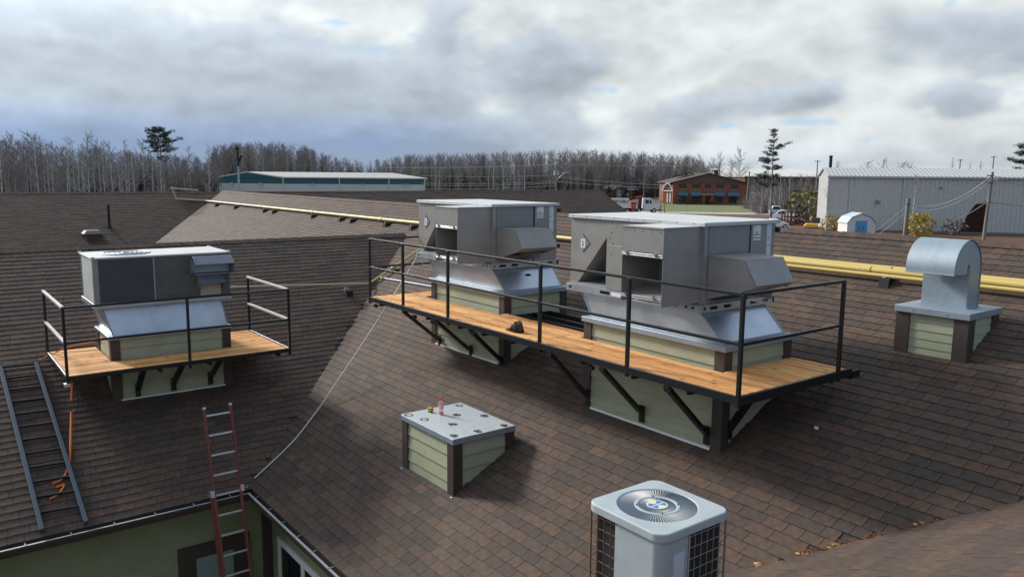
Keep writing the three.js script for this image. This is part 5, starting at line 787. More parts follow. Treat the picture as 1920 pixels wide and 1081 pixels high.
// ---------------------------------------------------------------- shrubs
function bush(name, label, p, r, c, seed, group, leafy = 1) { const R = rng(seed), g = [], n = Math.floor(240 * leafy); for (let i = 0; i < n; i++) { const a = R() * 6.28, h = R(), k = Math.sqrt(R()) * r * (0.55 + 0.6 * Math.sin(Math.PI * (0.15 + 0.8 * h))), s = 0.10 + 0.14 * R(); const t = new THREE.PlaneGeometry(s * r, s * r * 0.7).rotateX(R() * 3).rotateY(R() * 6).rotateZ(R() * 3); g.push(t.translate(Math.cos(a) * k, 0.08 * r + h * r * 1.5, Math.sin(a) * k)); } const o = thing(name, label, 'shrub', [p.x, p.y ?? 0, p.z], group); mesh('foliage', merge(g), mat(c, { side: THREE.DoubleSide, roughness: 0.9 }), o); mesh('stem', [rod(V(0, -0.05, 0), V(0.05 * r, r * 0.9, 0), 0.05 * r, 0.02 * r, 5)], MT.trim, o); return o; }
{ const G = (x, y) => onY(x, y, 0); const yl = [0.42, 0.30, 0.03];
  bush('yellow_shrub', 'bright yellow autumn shrub beside the guyed stub pole', G(1722, 443), 2.0, yl, 4, null, 1.6); bush('yellow_shrub', 'small yellow shrub at the foot of the bare shrub by the warehouse corner', G(1559, 434), 1.5, [0.40, 0.27, 0.06], 5); bush('dry_shrub', 'dry brown weeds along the warehouse wall', G(1575, 434), 1.2, [0.22, 0.16, 0.10], 6); bush('dry_shrub', 'dry grey weeds below the rusted warehouse wall', G(1790, 441), 1.5, [0.17, 0.13, 0.09], 7); }

// ================================================================ trees
const barkG = mat([0.25, 0.235, 0.22], { roughness: 0.95 }), barkW = mat([0.50, 0.49, 0.47], { roughness: 0.9 }), twigM = mat([0.25, 0.21, 0.20], { roughness: 0.95, side: THREE.DoubleSide }), twigW = mat([0.34, 0.32, 0.31], { roughness: 0.95, side: THREE.DoubleSide });
function tri(list, a, b, w) { const d = b.clone().sub(a), s = V(d.z, 0, -d.x); if (s.lengthSq() < 1e-6) s.set(1, 0, 0); s.normalize().multiplyScalar(w); list.push(a.x - s.x, a.y, a.z - s.z, a.x + s.x, a.y, a.z + s.z, b.x, b.y, b.z); const t = V(0, w, 0); list.push(a.x, a.y - w, a.z, a.x, a.y + w, a.z, b.x, b.y, b.z); }
function flatGeo(list) { const g = new THREE.BufferGeometry(); g.setAttribute('position', new THREE.Float32BufferAttribute(list, 3)); g.computeVertexNormals(); g.setAttribute('uv', new THREE.Float32BufferAttribute(new Float32Array(list.length / 3 * 2), 2)); return g; }
// leafless broadleaf: trunk, ascending limbs, sprays of twigs
function bareTree(seed, h, spread, low, white, nLimb = 22, label = '', group = '', category = 'tree', name = 'bare_tree') {
  const R = rng(seed), tr = [], br = [], tw = []; let p = V(0, -0.1, 0); const pts = [p]; const lean = V((R() - 0.5) * 0.06, 0, (R() - 0.5) * 0.06);
  for (let i = 1; i <= 7; i++) { const t = i / 7; pts.push(V(lean.x * h * t + (R() - 0.5) * 0.02 * h * t, h * t * 0.97, lean.z * h * t + (R() - 0.5) * 0.02 * h * t)); }
  const r0 = h * 0.0085, rad = (t) => r0 * (1 - 0.88 * t) + 0.01; for (let i = 0; i < 7; i++) tr.push(rod(pts[i], pts[i + 1], rad(i / 7), rad((i + 1) / 7), 5, false));
  const at = (t) => { const f = t * 7, i = Math.min(6, Math.floor(f)); return pts[i].clone().lerp(pts[i + 1], f - i); };
  for (let k = 0; k < nLimb; k++) {
    const t = low + (0.97 - low) * Math.pow((k + R() * 0.8) / nLimb, 0.9), a = R() * 6.28 , L = spread * h * (1.12 - t * 0.85) * (0.6 + 0.6 * R()), el = 0.42 + 0.55 * R(), d = V(Math.cos(a) * Math.cos(el), Math.sin(el), Math.sin(a) * Math.cos(el)); let q = at(t); const lr = rad(t) * 0.5; let prev = q;
    for (let s = 1; s <= 4; s++) { const e = q.clone().addScaledVector(d, L * s / 4).add(V((R() - 0.5) * 0.08 * L, L * 0.05 * s / 4, (R() - 0.5) * 0.08 * L)); br.push(rod(prev, e, lr * (1.1 - s * 0.22) + 0.006, lr * (0.88 - s * 0.2) + 0.006, 3, false));
      const m = 5; for (let j = 0; j < m; j++) { const b = prev.clone().lerp(e, R()), a2 = R() * 6.28, e2 = 0.2 + R() * 1.0, l2 = (0.25 + 0.35 * R()) * L * 0.55, d2 = V(Math.cos(a2) * Math.cos(e2), Math.sin(e2), Math.sin(a2) * Math.cos(e2)).lerp(d, 0.4).normalize(), c = b.clone().addScaledVector(d2, l2); tri(tw, b, c, 0.016);
        for (let n = 0; n < 4; n++) { const b3 = b.clone().lerp(c, 0.25 + 0.7 * R()), d3 = d2.clone().add(V((R() - 0.5) * 1.3, (R() - 0.2) * 0.9, (R() - 0.5) * 1.3)).normalize(); tri(tw, b3, b3.clone().addScaledVector(d3, l2 * (0.35 + 0.5 * R())), 0.010); } } prev = e; }
  }
  const g = thing(name, label, category, [0, 0, 0], group); mesh('trunk', merge(tr), white ? barkW : barkG, g); mesh('branches', merge(br), white > 1 ? barkW : barkG, g).userData = { kind: 'stuff' }; mesh('crown', flatGeo(tw), white ? twigW : twigM, g); g.userData.h = undefined; delete g.userData.h; return g;
}
// spruce or fir: whorls of drooping, jagged boughs
function conifer(seed, h, width, c, low = 0.08, label = '', group, density = 1) {
  const R = rng(seed), f = [], nW = Math.floor(h * 2.3 * density); for (let i = 0; i < nW; i++) { const t = low + (1 - low) * i / nW, y = h * t, L = width * h * Math.pow(1 - t, 0.8) * (0.75 + 0.45 * R()) + 0.12, n = 6 + Math.floor(R() * 3); for (let k = 0; k < n; k++) { const a = (k + R() * 0.7) / n * 6.28, l = L * (0.65 + 0.5 * R()), dr = -0.15 - 0.25 * R(), o = V(0, y, 0), d = V(Math.cos(a), dr, Math.sin(a)), e = o.clone().addScaledVector(d, l), sx = V(-Math.sin(a), 0, Math.cos(a)); for (let s = 0; s < 4; s++) { const b = o.clone().addScaledVector(d, l * (0.15 + 0.22 * s)), w = l * 0.30 * (1 - s * 0.16); for (const m of [-1, 1]) { const c1 = b.clone().addScaledVector(sx, m * w).addScaledVector(d, l * 0.20).add(V(0, -0.10 * l * R(), 0)), c2 = b.clone().addScaledVector(d, l * 0.27); f.push(...b.toArray(), ...c1.toArray(), ...c2.toArray()); } } } }
  const g = thing('spruce_tree', label, 'tree', [0, 0, 0], group); mesh('trunk', [rod(V(0, -0.1, 0), V(0, h * 0.98, 0), h * 0.011, 0.02, 6, false)], barkG, g); mesh('crown', flatGeo(f), mat(c, { side: THREE.DoubleSide, roughness: 0.9 }), g); return g;
}
// old white pine: bare trunk, flat separate tiers of foliage
function pine(name, label, base, h, tiers, seed, lean = [0, 0], turn = 0) {
  const R = rng(seed), g = thing(name, label, 'tree', [base.x, base.y ?? 0, base.z]); const at = (t) => V(lean[0] * h * t * t, h * t, lean[1] * h * t * t), tr = []; for (let i = 0; i < 8; i++) tr.push(rod(at(i / 8 - 0.004), at((i + 1) / 8), h * 0.0135 * (1 - i / 9.5), h * 0.0135 * (1 - (i + 1) / 9.5), 7, false)); mesh('trunk', merge(tr), barkG, g);
  const lf = [], br = []; const right = CX.clone().setY(0).normalize(), toward = V(-right.z, 0, right.x);
  for (const [t0, x0, x1, th, den] of tiers) for (const sgn of [-1, 1]) for (let b = 0; b < 4; b++) {
    const az = (b - 1.5) * 0.42 + (R() - 0.5) * 0.4, L = (sgn < 0 ? x0 : x1) * h * (0.55 + 0.6 * R()) * (b === 1 || b === 2 ? 1 : 0.8), t = Math.min(0.995, t0 + (R() - 0.5) * 0.045); if (L < 0.05 || R() < 0.22) continue;
    const d = right.clone().multiplyScalar(sgn * Math.cos(az)).addScaledVector(toward, Math.sin(az)).normalize(), o = at(t), rise = 0.02 + 0.22 * R(), P = (s) => o.clone().addScaledVector(d, L * s).add(V(0, L * (rise * s + 0.10 * s * s - 0.06 * Math.sin(s * 3.1)), 0));
    for (let k = 0; k < 3; k++) br.push(rod(P(k / 3), P((k + 1) / 3), h * 0.0042 * (1 - k * 0.28), h * 0.0042 * (0.75 - k * 0.24), 4, false));
    const clumps = Math.max(2, Math.round(L / h * 34 * (0.6 + 0.5 * den)));
    for (let c = 0; c < clumps; c++) { const s = 0.28 + 0.8 * (c + R() * 0.8) / clumps, ctr = P(s).add(V((R() - 0.5) * L * 0.22, (R() - 0.2) * h * 0.012, (R() - 0.5) * L * 0.22)), cr = h * (0.012 + 0.016 * R()) * (0.7 + 0.3 * den), m = Math.floor(26 * (0.4 + 0.6 * den));
      for (let i = 0; i < m; i++) { const p = ctr.clone().add(V((R() - 0.5) * cr * 2.6, (R() - 0.4) * cr * (0.8 + th * 20), (R() - 0.5) * cr * 2.6)); const q = V(R() - 0.5, R() * 0.7, R() - 0.5).addScaledVector(d, 0.4).normalize().multiplyScalar(h * (0.012 + 0.016 * R())), s2 = V(R() - 0.5, R() - 0.5, R() - 0.5).normalize().multiplyScalar(h * 0.0045); lf.push(p.x - s2.x, p.y - s2.y, p.z - s2.z, p.x + s2.x, p.y + s2.y, p.z + s2.z, p.x + q.x, p.y + q.y, p.z + q.z); } }
  }
  mesh('branches', merge(br), barkG, g).userData = { kind: 'stuff' }; mesh('crown', flatGeo(lf), mat([0.040, 0.060, 0.030], { side: THREE.DoubleSide, roughness: 0.85 }), g); return g;
}
const gAt = (px, depth) => { const r = ray(px, 329); r.y = 0; const k = depth / -r.dot(CZ.clone().setY(0).normalize()); const p = r.multiplyScalar(Math.abs(k)); p.y = 0; return p; };
{
  const R = rng(777), bareL = 'leafless pale trunked tree in the grey wood left of the teal building', bareC = 'leafless grey brown tree in the wood beyond the road', birchL = 'white barked leafless birch at the edge of the wood', sprL = 'dark spruce standing among the leafless trees of the wood';
  const bare = [0, 1, 2, 3, 4].map((i) => bareTree(300 + i, 14, 0.27 + 0.05 * (i % 3), 0.26 + 0.05 * (i % 2), i % 2, 30, bareC, 'leafless trees of the wood')), birch = [0, 1, 2].map((i) => bareTree(330 + i, 13, 0.19, 0.36, 2, 22, birchL, 'birches at the edge of the wood', 'tree', 'birch_tree')), spr = [0, 1, 2].map((i) => conifer(360 + i, 13, 0.17 + 0.03 * i, [0.024 + 0.004 * i, 0.036 + 0.004 * i, 0.022], 0.06, sprL, 'spruces of the wood'));
  const started = new Map(); let count = { b: 0, w: 0, s: 0 };
  const put = (pool, px, depth, h0, top, label, group) => { const src = pool[Math.floor(R() * pool.length)], p = gAt(px, depth); // top: photo row of the tip
    const hy = 7.9 + (329 + 0.0098 * (px - 960) - top) * depth / FOCAL, sc = Math.max(3, hy) / h0; let o = src; if (started.has(src)) o = copyOf(src, [p.x, 0, p.z], label); else { started.set(src, 1); src.position.copy(p); if (label) src.userData.label = label; } if (group) o.userData.group = group; else if (group === null) delete o.userData.group; o.rotation.y = R() * 6.28; o.scale.set(sc * (0.85 + 0.3 * R()), sc, sc * (0.85 + 0.3 * R())); return o; };
  const skyline = [[-60, 236], [40, 243], [110, 256], [170, 252], [230, 262], [300, 268], [380, 274], [450, 262], [520, 266], [570, 268], [620, 288], [680, 300], [730, 292], [770, 286], [850, 284], [920, 282], [1000, 279], [1060, 278], [1140, 281], [1220, 283], [1300, 290], [1340, 300], [1400, 312], [1470, 316], [1540, 316], [1600, 318], [2000, 318]];
  const sk = (x) => { for (let i = 0; i + 1 < skyline.length; i++) if (x <= skyline[i + 1][0]) return mix(skyline[i][1], skyline[i + 1][1], (x - skyline[i][0]) / (skyline[i + 1][0] - skyline[i][0])); return 318; };
  // left wood, near
  for (let i = 0; i < 74; i++) { const px = -50 + 455 * (i + R()) / 74, dep = 120 + 45 * R(); { const w = R() < 0.35; put(w ? birch : bare, px, dep, w ? 13 : 14, sk(px) - 6 + 40 * R(), w ? 'white barked birch in the wood left of the teal building' : bareL, w ? 'birches of the left wood' : 'leafless trees of the left wood'); }; }
  // behind the teal building and across the middle
  for (let i = 0; i < 120; i++) { const px = 400 + 930 * (i + R()) / 120, dep = (px > 1125 && px < 1262 ? 325 : 250) + 50 * R(), b = R() < 0.2; put(b ? birch : bare, px, dep, b ? 13 : 14, sk(px) + 1 + 22 * R() * R() + (b ? 14 : 0), b ? birchL : bareC, b ? 'birches at the edge of the wood' : 'leafless trees of the wood'); }
  for (let i = 0; i < 95; i++) { const px = 150 + 1180 * (i + R()) / 95, dep = px < 400 ? 150 : (px > 1125 && px < 1262 ? 325 : 244) + 30 * R(); put(spr, px, dep, 13, sk(px) + 10 + 45 * R(), sprL, 'spruces of the wood'); }
  for (const [px, t] of [[577, 286], [604, 288], [655, 297], [905, 281], [1148, 280], [1160, 281], [1287, 287], [1298, 290], [870, 300], [790, 300]]) put(spr, px, px > 1125 && px < 1262 ? 330 : 246, 13, t, sprL, 'spruces of the wood');
  // sparse roadside trees right of the brick office
  for (let i = 0; i < 44; i++) { const px = 1405 + 135 * (i + R()) / 44, b = R() < 0.5, dep = 165 + 50 * R(); put(b ? birch : bare, px, dep, b ? 13 : 14, 322 + 26 * R(), b ? 'thin white birch in the thicket between brick office and warehouse' : 'leafless tree in the thicket between brick office and warehouse', b ? 'birches of the roadside thicket' : 'leafless trees of the roadside thicket'); }
  for (let i = 0; i < 10; i++) put(spr, 1450 + 85 * R(), 190 + 20 * R(), 13, 345 + 18 * R(), 'low dark spruce in the thicket between brick office and warehouse', 'spruces of the roadside thicket');
  for (const [px, t] of [[1386, 277], [1348, 284], [1335, 295], [1370, 300], [1310, 287]]) put(bare, px, 262, 14, t, 'tall leafless tree standing behind the brick office roof', 'leafless trees behind the brick office');
  for (const [px, t, d] of [[1625, 300, 190], [1655, 296, 190], [1690, 302, 200], [1705, 306, 200], [1570, 304, 190], [1940, 306, 200]]) put(bare, px, d, 14, t, 'leafless treetop showing above the warehouse roof', 'treetops above the warehouse');
  for (const [px, t, d] of [[1785, 293, 190], [1838, 300, 200], [1818, 303, 210], [1930, 298, 220], [1860, 306, 220]]) put(spr, px, d, 13, t, 'dark spruce top showing above the warehouse roof', 'spruce tops above the warehouse');
  for (const px of [1556, 1718]) { const o = put(birch, px, px < 1600 ? 118 : 113, 13, px < 1600 ? 335 : 322, px < 1600 ? 'slender leafless birch at the left corner of the warehouse wall' : 'slender leafless birch behind the stub pole before the warehouse', null); }
  // depth of the woods behind: too many to count
  for (const [src, n, name, lab, f] of [[bare[0], 760, 'distant_wood', 'mass of leafless trees deep inside the wood', 0], [spr[1], 420, 'distant_conifers', 'mass of dark conifers deep inside the wood', 1], [spr[2], 520, 'far_tree_line', 'thin dark line of conifers on the far horizon', 2]]) for (const part of src.children) {
    const im = new THREE.InstancedMesh(part.geometry, part.material, n), RR = rng(4000 + f), m = new THREE.Matrix4(), q = new THREE.Quaternion(), col = new THREE.Color(); im.name = numbered(name); im.userData = { label: lab + (part.name === 'trunk' ? ' (trunks)' : part.name === 'crown' ? ' (crowns)' : ' (branches)'), category: 'wood', kind: 'stuff' }; im.castShadow = im.receiveShadow = true;
    for (let i = 0; i < n; i++) { const left = RR() < (f ? 0.3 : 0.18), px = f === 2 ? -200 + 2300 * RR() : left ? -80 + 485 * RR() : 400 + 950 * RR(), dep = f === 2 ? 430 + 160 * RR() : left ? 165 + 110 * RR() : 285 + 90 * RR(), p = gAt(px, dep), top = f === 2 ? 316 + 8 * RR() + 0.0098 * (px - 960) : sk(px) + (f ? 20 + 44 * RR() : (left ? 16 : 2) + 18 * RR()), hy = 7.9 + (329 + 0.0098 * (px - 960) - top) * dep / FOCAL, sc = Math.max(4, hy) / (f ? 13 : 14); q.setFromAxisAngle(V(0, 1, 0), RR() * 6.28); m.compose(p, q, V(sc, sc, sc)); im.setMatrixAt(i, m); }
    scene.add(im);
  }
  // brush along the wood's edge
  { const RB = rng(91), l = []; for (let i = 0; i < 90; i++) { const a = RB() * 6.28, el = 0.5 + RB(), b = V((RB() - 0.5) * 1.2, 0, (RB() - 0.5) * 1.2), L = 1.2 + 1.6 * RB(), d = V(Math.cos(a) * Math.cos(el), Math.sin(el), Math.sin(a) * Math.cos(el)), e = b.clone().addScaledVector(d, L); tri(l, b, e, 0.018); for (let k = 0; k < 5; k++) { const s = b.clone().lerp(e, 0.3 + 0.7 * RB()); tri(l, s, s.clone().add(V((RB() - 0.5) * 1.1, RB() * 0.7, (RB() - 0.5) * 1.1)), 0.013); } }
    const n = 900, im = new THREE.InstancedMesh(flatGeo(l), twigM, n), m = new THREE.Matrix4(), q = new THREE.Quaternion(); im.name = 'undergrowth'; im.userData = { label: 'tangled brown undergrowth along the edge of the wood', category: 'undergrowth', kind: 'stuff' }; im.castShadow = im.receiveShadow = true; for (let i = 0; i < n; i++) { const left = i % 3 === 0, far = i % 24 !== 2, px = left ? -80 + 480 * RB() : far || i % 3 === 1 ? 430 + 900 * RB() : 1400 + 140 * RB(), dep = left ? 112 + 60 * RB() : (far ? (px > 1125 && px < 1262 ? 325 : 240) : 175) + 50 * RB(), s = 0.7 + 1.1 * RB(); q.setFromAxisAngle(V(0, 1, 0), RB() * 6.28); m.compose(gAt(px, dep), q, V(s * 1.3, s, s * 1.3)); im.setMatrixAt(i, m); } scene.add(im); }
  // landmark trees
  pine('white_pine', 'tall flat topped white pine rising above the left wood', gAt(307, 140), 7.9 + 79 * 140 / FOCAL, [[0.985, 0.045, 0.05, 0.03, 1.6], [0.95, 0.13, 0.12, 0.02, 1.5], [0.90, 0.15, 0.14, 0.018, 1.4], [0.845, 0.16, 0.20, 0.014, 1.2], [0.79, 0.16, 0.12, 0.012, 1.0], [0.74, 0.15, 0.19, 0.012, 0.7], [0.66, 0.04, 0.12, 0.012, 0.6]], 21, [-0.05, 0.03]);
  pine('white_pine', 'slender white pine with separate tiers beside the roadside trees', gAt(1449, 160), 7.9 + 88 * 160 / FOCAL, [[0.985, 0.02, 0.03, 0.01, 0.2], [0.93, 0.03, 0.03, 0.006, 0.12], [0.87, 0.07, 0.05, 0.006, 0.12], [0.80, 0.07, 0.15, 0.010, 0.85], [0.725, 0.11, 0.05, 0.012, 0.9], [0.63, 0.20, 0.07, 0.016, 1.2], [0.555, 0.11, 0.12, 0.014, 1.0], [0.45, 0.21, 0.08, 0.02, 1.3], [0.37, 0.13, 0.05, 0.016, 0.9]], 22, [0.0, 0.02]);
  pine('white_pine', 'broad white pine at the far end of the grey warehouse', gAt(1925, 175), 7.9 + 82 * 175 / FOCAL, [[0.95, 0.05, 0.1, 0.02, 1], [0.86, 0.18, 0.15, 0.02, 1.2], [0.76, 0.16, 0.2, 0.022, 1.4], [0.66, 0.2, 0.2, 0.024, 1.4], [0.55, 0.14, 0.2, 0.03, 1.6]], 23);
  bush('yellowing_tree', 'yellow leaved young tree at the warehouse corner', gAt(1517, 150), 3.6, [0.16, 0.14, 0.045], 61, null, 1.3);
}

// ================================================================ poles and wires
const poleM = mat([0.24, 0.23, 0.205], { map: speckT, roughness: 0.9 }), wireM = mat([0.20, 0.21, 0.22], { roughness: 0.6 }), wireL = mat([0.42, 0.43, 0.45], { roughness: 0.6 });
const topAt = (px, py, p) => { const d = p.clone().sub(EYE), dep = -d.dot(CZ); return 0; };
const vertTop = (p, py) => { // height of a vertical at ground point p whose tip shows at photo row py
  let lo = 0, hi = 40; for (let i = 0; i < 40; i++) { const m = (lo + hi) / 2, q = V(p.x, m, p.z).sub(EYE), y = 540.5 - FOCAL * q.dot(CY) / -q.dot(CZ); if (y > py) lo = m; else hi = m; } return lo; };
function wire(name, label, a, b, sag, r = 0.02, m = wireM, group) { const p = []; for (let i = 0; i <= 12; i++) { const t = i / 12, q = a.clone().lerp(b, t); q.y -= sag * 4 * t * (1 - t); p.push(q); } const o = solo(name, label, 'wire', new THREE.TubeGeometry(new THREE.CatmullRomCurve3(p), 24, r, 4), m, group); return o; }
{
  const A = onY(1845, 449, 0), hA = vertTop(A, 322), B = onY(1697, 443, 0), hB = vertTop(B, 371);
  const g1 = thing('utility_pole', 'tall grey wooden utility pole before the warehouse with wires meeting at its top', 'pole', [A.x, 0, A.z]); mesh('shaft', [rod(V(0, -0.1, 0), V(0.25, hA, -0.2), 0.24, 0.17, 10)], poleM, g1); mesh('crossarm', [rbx(-0.1, 1.1, hA - 1.1, hA - 0.95, -0.3, -0.1)], poleM, g1); for (const y of [hA - 0.5, hA - 1.4, hA * 0.56]) mesh('insulator', [rod(V(-0.32, y, -0.05), V(0.45, y, -0.05), 0.07, 0.07, 8)], MT.dark, g1);
  const g2 = thing('stub_pole', 'short thick grey stub pole with guy wires before the warehouse', 'pole', [B.x, 0, B.z]); mesh('shaft', [rod(V(0, -0.1, 0), V(0.12, hB, 0), 0.30, 0.25, 12)], poleM, g2); mesh('band', [rod(V(0.12, hB - 0.9, 0), V(0.12, hB - 0.8, 0), 0.28, 0.28, 12)], MT.dark, g2);
  const tA = V(A.x + 0.2, hA - 0.5, A.z - 0.1), tB = V(B.x + 0.1, hB - 0.9, B.z); const dn = V(0, -0.75, 0);
  wire('guy_wire', 'upper sagging span between the stub pole and the tall pole', tB, tA, 1.6, 0.04, wireL); wire('guy_wire', 'lower sagging span between the stub pole and the tall pole', tB.clone().add(dn), tA.clone().add(V(0, -0.6, 0)), 1.5, 0.04, wireL);
  wire('service_cable', 'dark cable drooping from the tall pole to the foot of the stub pole', V(B.x, 1.0, B.z), V(A.x, hA * 0.56, A.z), 1.2, 0.045, wireM);
  const ga = onY(1630, 446, 0); for (const k of [0, 1]) wire('guy_wire', k ? 'steep lower guy wire running down from the stub pole' : 'steep upper guy wire running down from the stub pole', V(ga.x + k * 1.0, 0.4, ga.z), tB.clone().add(V(0, -k * 0.75, 0)), 0.2, 0.05, wireL);
  const far = onY(2050, 452, 0); wire('power_line', 'upper power line leaving the tall pole past the warehouse', tA, V(far.x, hA - 0.4, far.z), 0.6, 0.03); wire('power_line', 'lower power line leaving the tall pole past the warehouse', tA.clone().add(V(0, -0.4, 0)), V(far.x, hA - 2.2, far.z), 0.5, 0.03); wire('power_line', 'heavy cable leaving the middle of the tall pole', V(A.x, hA * 0.56, A.z), V(far.x, hA * 0.48, far.z), 0.3, 0.05);
  // pole with lamp and transformers beyond the roofs
  const C = gAt(1043, 150), hC = vertTop(C, 306), g3 = thing('street_light_pole', 'wooden pole with street light arm and two pale transformers beyond the roofs', 'pole', [C.x, 0, C.z]); const rt = CX.clone().setY(0).normalize();
  mesh('shaft', [rod(V(0, -0.1, 0), V(0, hC, 0), 0.17, 0.12, 8)], poleM, g3); const P = (a, y) => rt.clone().multiplyScalar(a).setY(y); mesh('lamp_arm', [tube([P(0.1, hC - 3.1), P(0.8, hC - 2.4), P(1.5, hC - 1.75), P(1.9, hC - 1.65)], 0.06, 10, 6)], MT.alu, g3); mesh('lamp_head', [bar(P(1.8, hC - 1.63), P(2.5, hC - 1.6), 0.22, 0.12)], MT.lidPale, g3); for (const a of [-0.25, 0.28]) mesh('transformer', [rod(P(a, hC - 2.2), P(a, hC - 1.4), 0.2, 0.2, 10)], MT.lidPale, g3); mesh('insulator', [rod(P(-0.3, hC - 0.2), P(0.3, hC - 0.2), 0.05, 0.05, 6)], MT.lidPale, g3);
  const top = C.clone().add(V(0, hC - 0.2, 0)), W1 = gAt(560, 175), W2 = gAt(1300, 190), W0 = gAt(700, 150);
  wire('power_line', 'topmost line running left from the street light pole', gAt(640, 165).setY(vertTop(gAt(640, 165), 312)), top, 0.4, 0.03, wireL); wire('power_line', 'topmost line running right from the street light pole', top, gAt(1420, 185).setY(vertTop(gAt(1420, 185), 306)), 0.4, 0.025, wireL);
  for (const [k, y0, y1, lab] of [[0, 329, 328, 'second line'], [1, 343, 340, 'third line'], [2, 347, 343, 'fourth line'], [3, 354, 348, 'lowest line']]) { const a = gAt(790, 150); wire('power_line', lab + ' strung left of the street light pole before the wood', a.clone().setY(vertTop(a, y0)), C.clone().setY(vertTop(C, y1)), 0.25, 0.028, wireL); }
  for (const [y0, y1, lab] of [[331, 347, 'slanting cable'], [340, 352, 'lower slanting cable']]) { const b = gAt(1262, 210); wire('power_line', lab + ' running from the street light pole toward the brick office', C.clone().setY(vertTop(C, y0)), b.setY(vertTop(b, y1)), 0.3, 0.035, wireL); }
  // camera pole near the teal building
  const F = gAt(447, 95), hF = vertTop(F, 275), g4 = thing('camera_mast', 'slim steel mast with two black cameras before the teal building', 'mast', [F.x, 0, F.z]); mesh('shaft', [rod(V(0, -0.1, 0), V(-0.05, hF - 0.3, 0), 0.20, 0.09, 8)], MT.galvDull, g4); mesh('camera_head', [bar(P(-0.25, hF - 0.1), P(0.1, hF - 0.35), 0.28, 0.3), bar(P(0.0, hF - 1.9), P(0.45, hF - 1.0), 0.25, 0.25), rod(V(-0.05, hF - 2.3, 0), V(-0.05, hF, 0), 0.12, 0.12, 8)], MT.dark, g4);
  // pole by the office and far poles over the warehouse roof
  const H = onY(1399, 388, 0), hH = vertTop(H, 322), g5 = thing('utility_pole', 'leaning wooden pole at the right corner of the brick office', 'pole', [H.x, 0, H.z]); mesh('shaft', [rod(V(0, -0.1, 0), V(rt.x * 0.5, hH, rt.z * 0.5), 0.24, 0.17, 8)], poleM, g5); mesh('pole_top', [rod(V(rt.x * 0.5, hH, rt.z * 0.5), V(rt.x * 0.5, hH + 0.15, rt.z * 0.5), 0.17, 0.1, 8)], poleM, g5);
  for (const [px, t, lab] of [[1799, 298, 'far pole with transformer behind the warehouse roof'], [1861, 292, 'far pole with wide crossarm behind the warehouse roof'], [1532, 300, 'far bare pole left of the warehouse gable']]) { const q = gAt(px, 215), h = vertTop(q, t), o = thing('utility_pole', lab, 'pole', [q.x, 0, q.z]); mesh('shaft', [rod(V(0, -0.1, 0), V(0, h, 0), 0.19, 0.14, 8)], poleM, o); mesh('crossarm', [bar(P(-0.9, h - 0.3), P(0.9, h - 0.3), 0.15, 0.15)], poleM, o); }
}
// ================================================================ fence by the lawn
{
  const px = [1215, 1246, 1264, 1287, 1312, 1337, 1354, 1393, 1422], f = thing('wire_fence', 'pale chain link fence with thin posts along the lawn', 'fence'); let prev; const wirem = mat([0.42, 0.42, 0.40]);
  for (const x of px) { const p = onY(x, 397.2 + (x - 1215) * 0.012, 0); mesh('fence_post', [rod(V(p.x, 0, p.z), V(p.x, 1.75, p.z), 0.06, 0.06, 6)], mat([0.40, 0.40, 0.38]), f); if (prev) { mesh('top_rail', [rod(V(prev.x, 1.7, prev.z), V(p.x, 1.7, p.z), 0.03, 0.03, 5)], wirem, f); const u = p.clone().sub(prev), n = 26, l = []; for (let i = 0; i < n; i++) for (const s of [1, -1]) { const a = prev.clone().addScaledVector(u, i / n), b = prev.clone().addScaledVector(u, Math.min(1, (i + 2.2) / n)); l.push(rod(a.setY(s > 0 ? 0.1 : 1.7), b.setY(s > 0 ? 1.7 : 0.1), 0.008, 0.008, 3, false)); } const m = mesh('mesh_panel', merge(l), wirem, f); m.userData = { kind: 'stuff' }; } prev = p; }
  const p0 = onY(1215, 397, 0); settle(f, p0.x, 0, p0.z);
  const q = [1239, 1246].map((x) => onY(x, 399, 0)), gt = thing('gate_frame', 'rusty orange steel rack frame standing beside the boom truck', 'rack'); for (const p of q) mesh('upright', [rod(V(p.x, 0, p.z), V(p.x, 2.6, p.z), 0.09, 0.09, 6)], mat([0.40, 0.16, 0.07]), gt); for (const y of [0.6, 1.5, 2.5]) mesh('crossbar', [bar(q[0].clone().setY(y), q[1].clone().setY(y), 0.12, 0.12)], mat([0.36, 0.16, 0.08]), gt); settle(gt, q[0].x, 0, q[0].z);
}
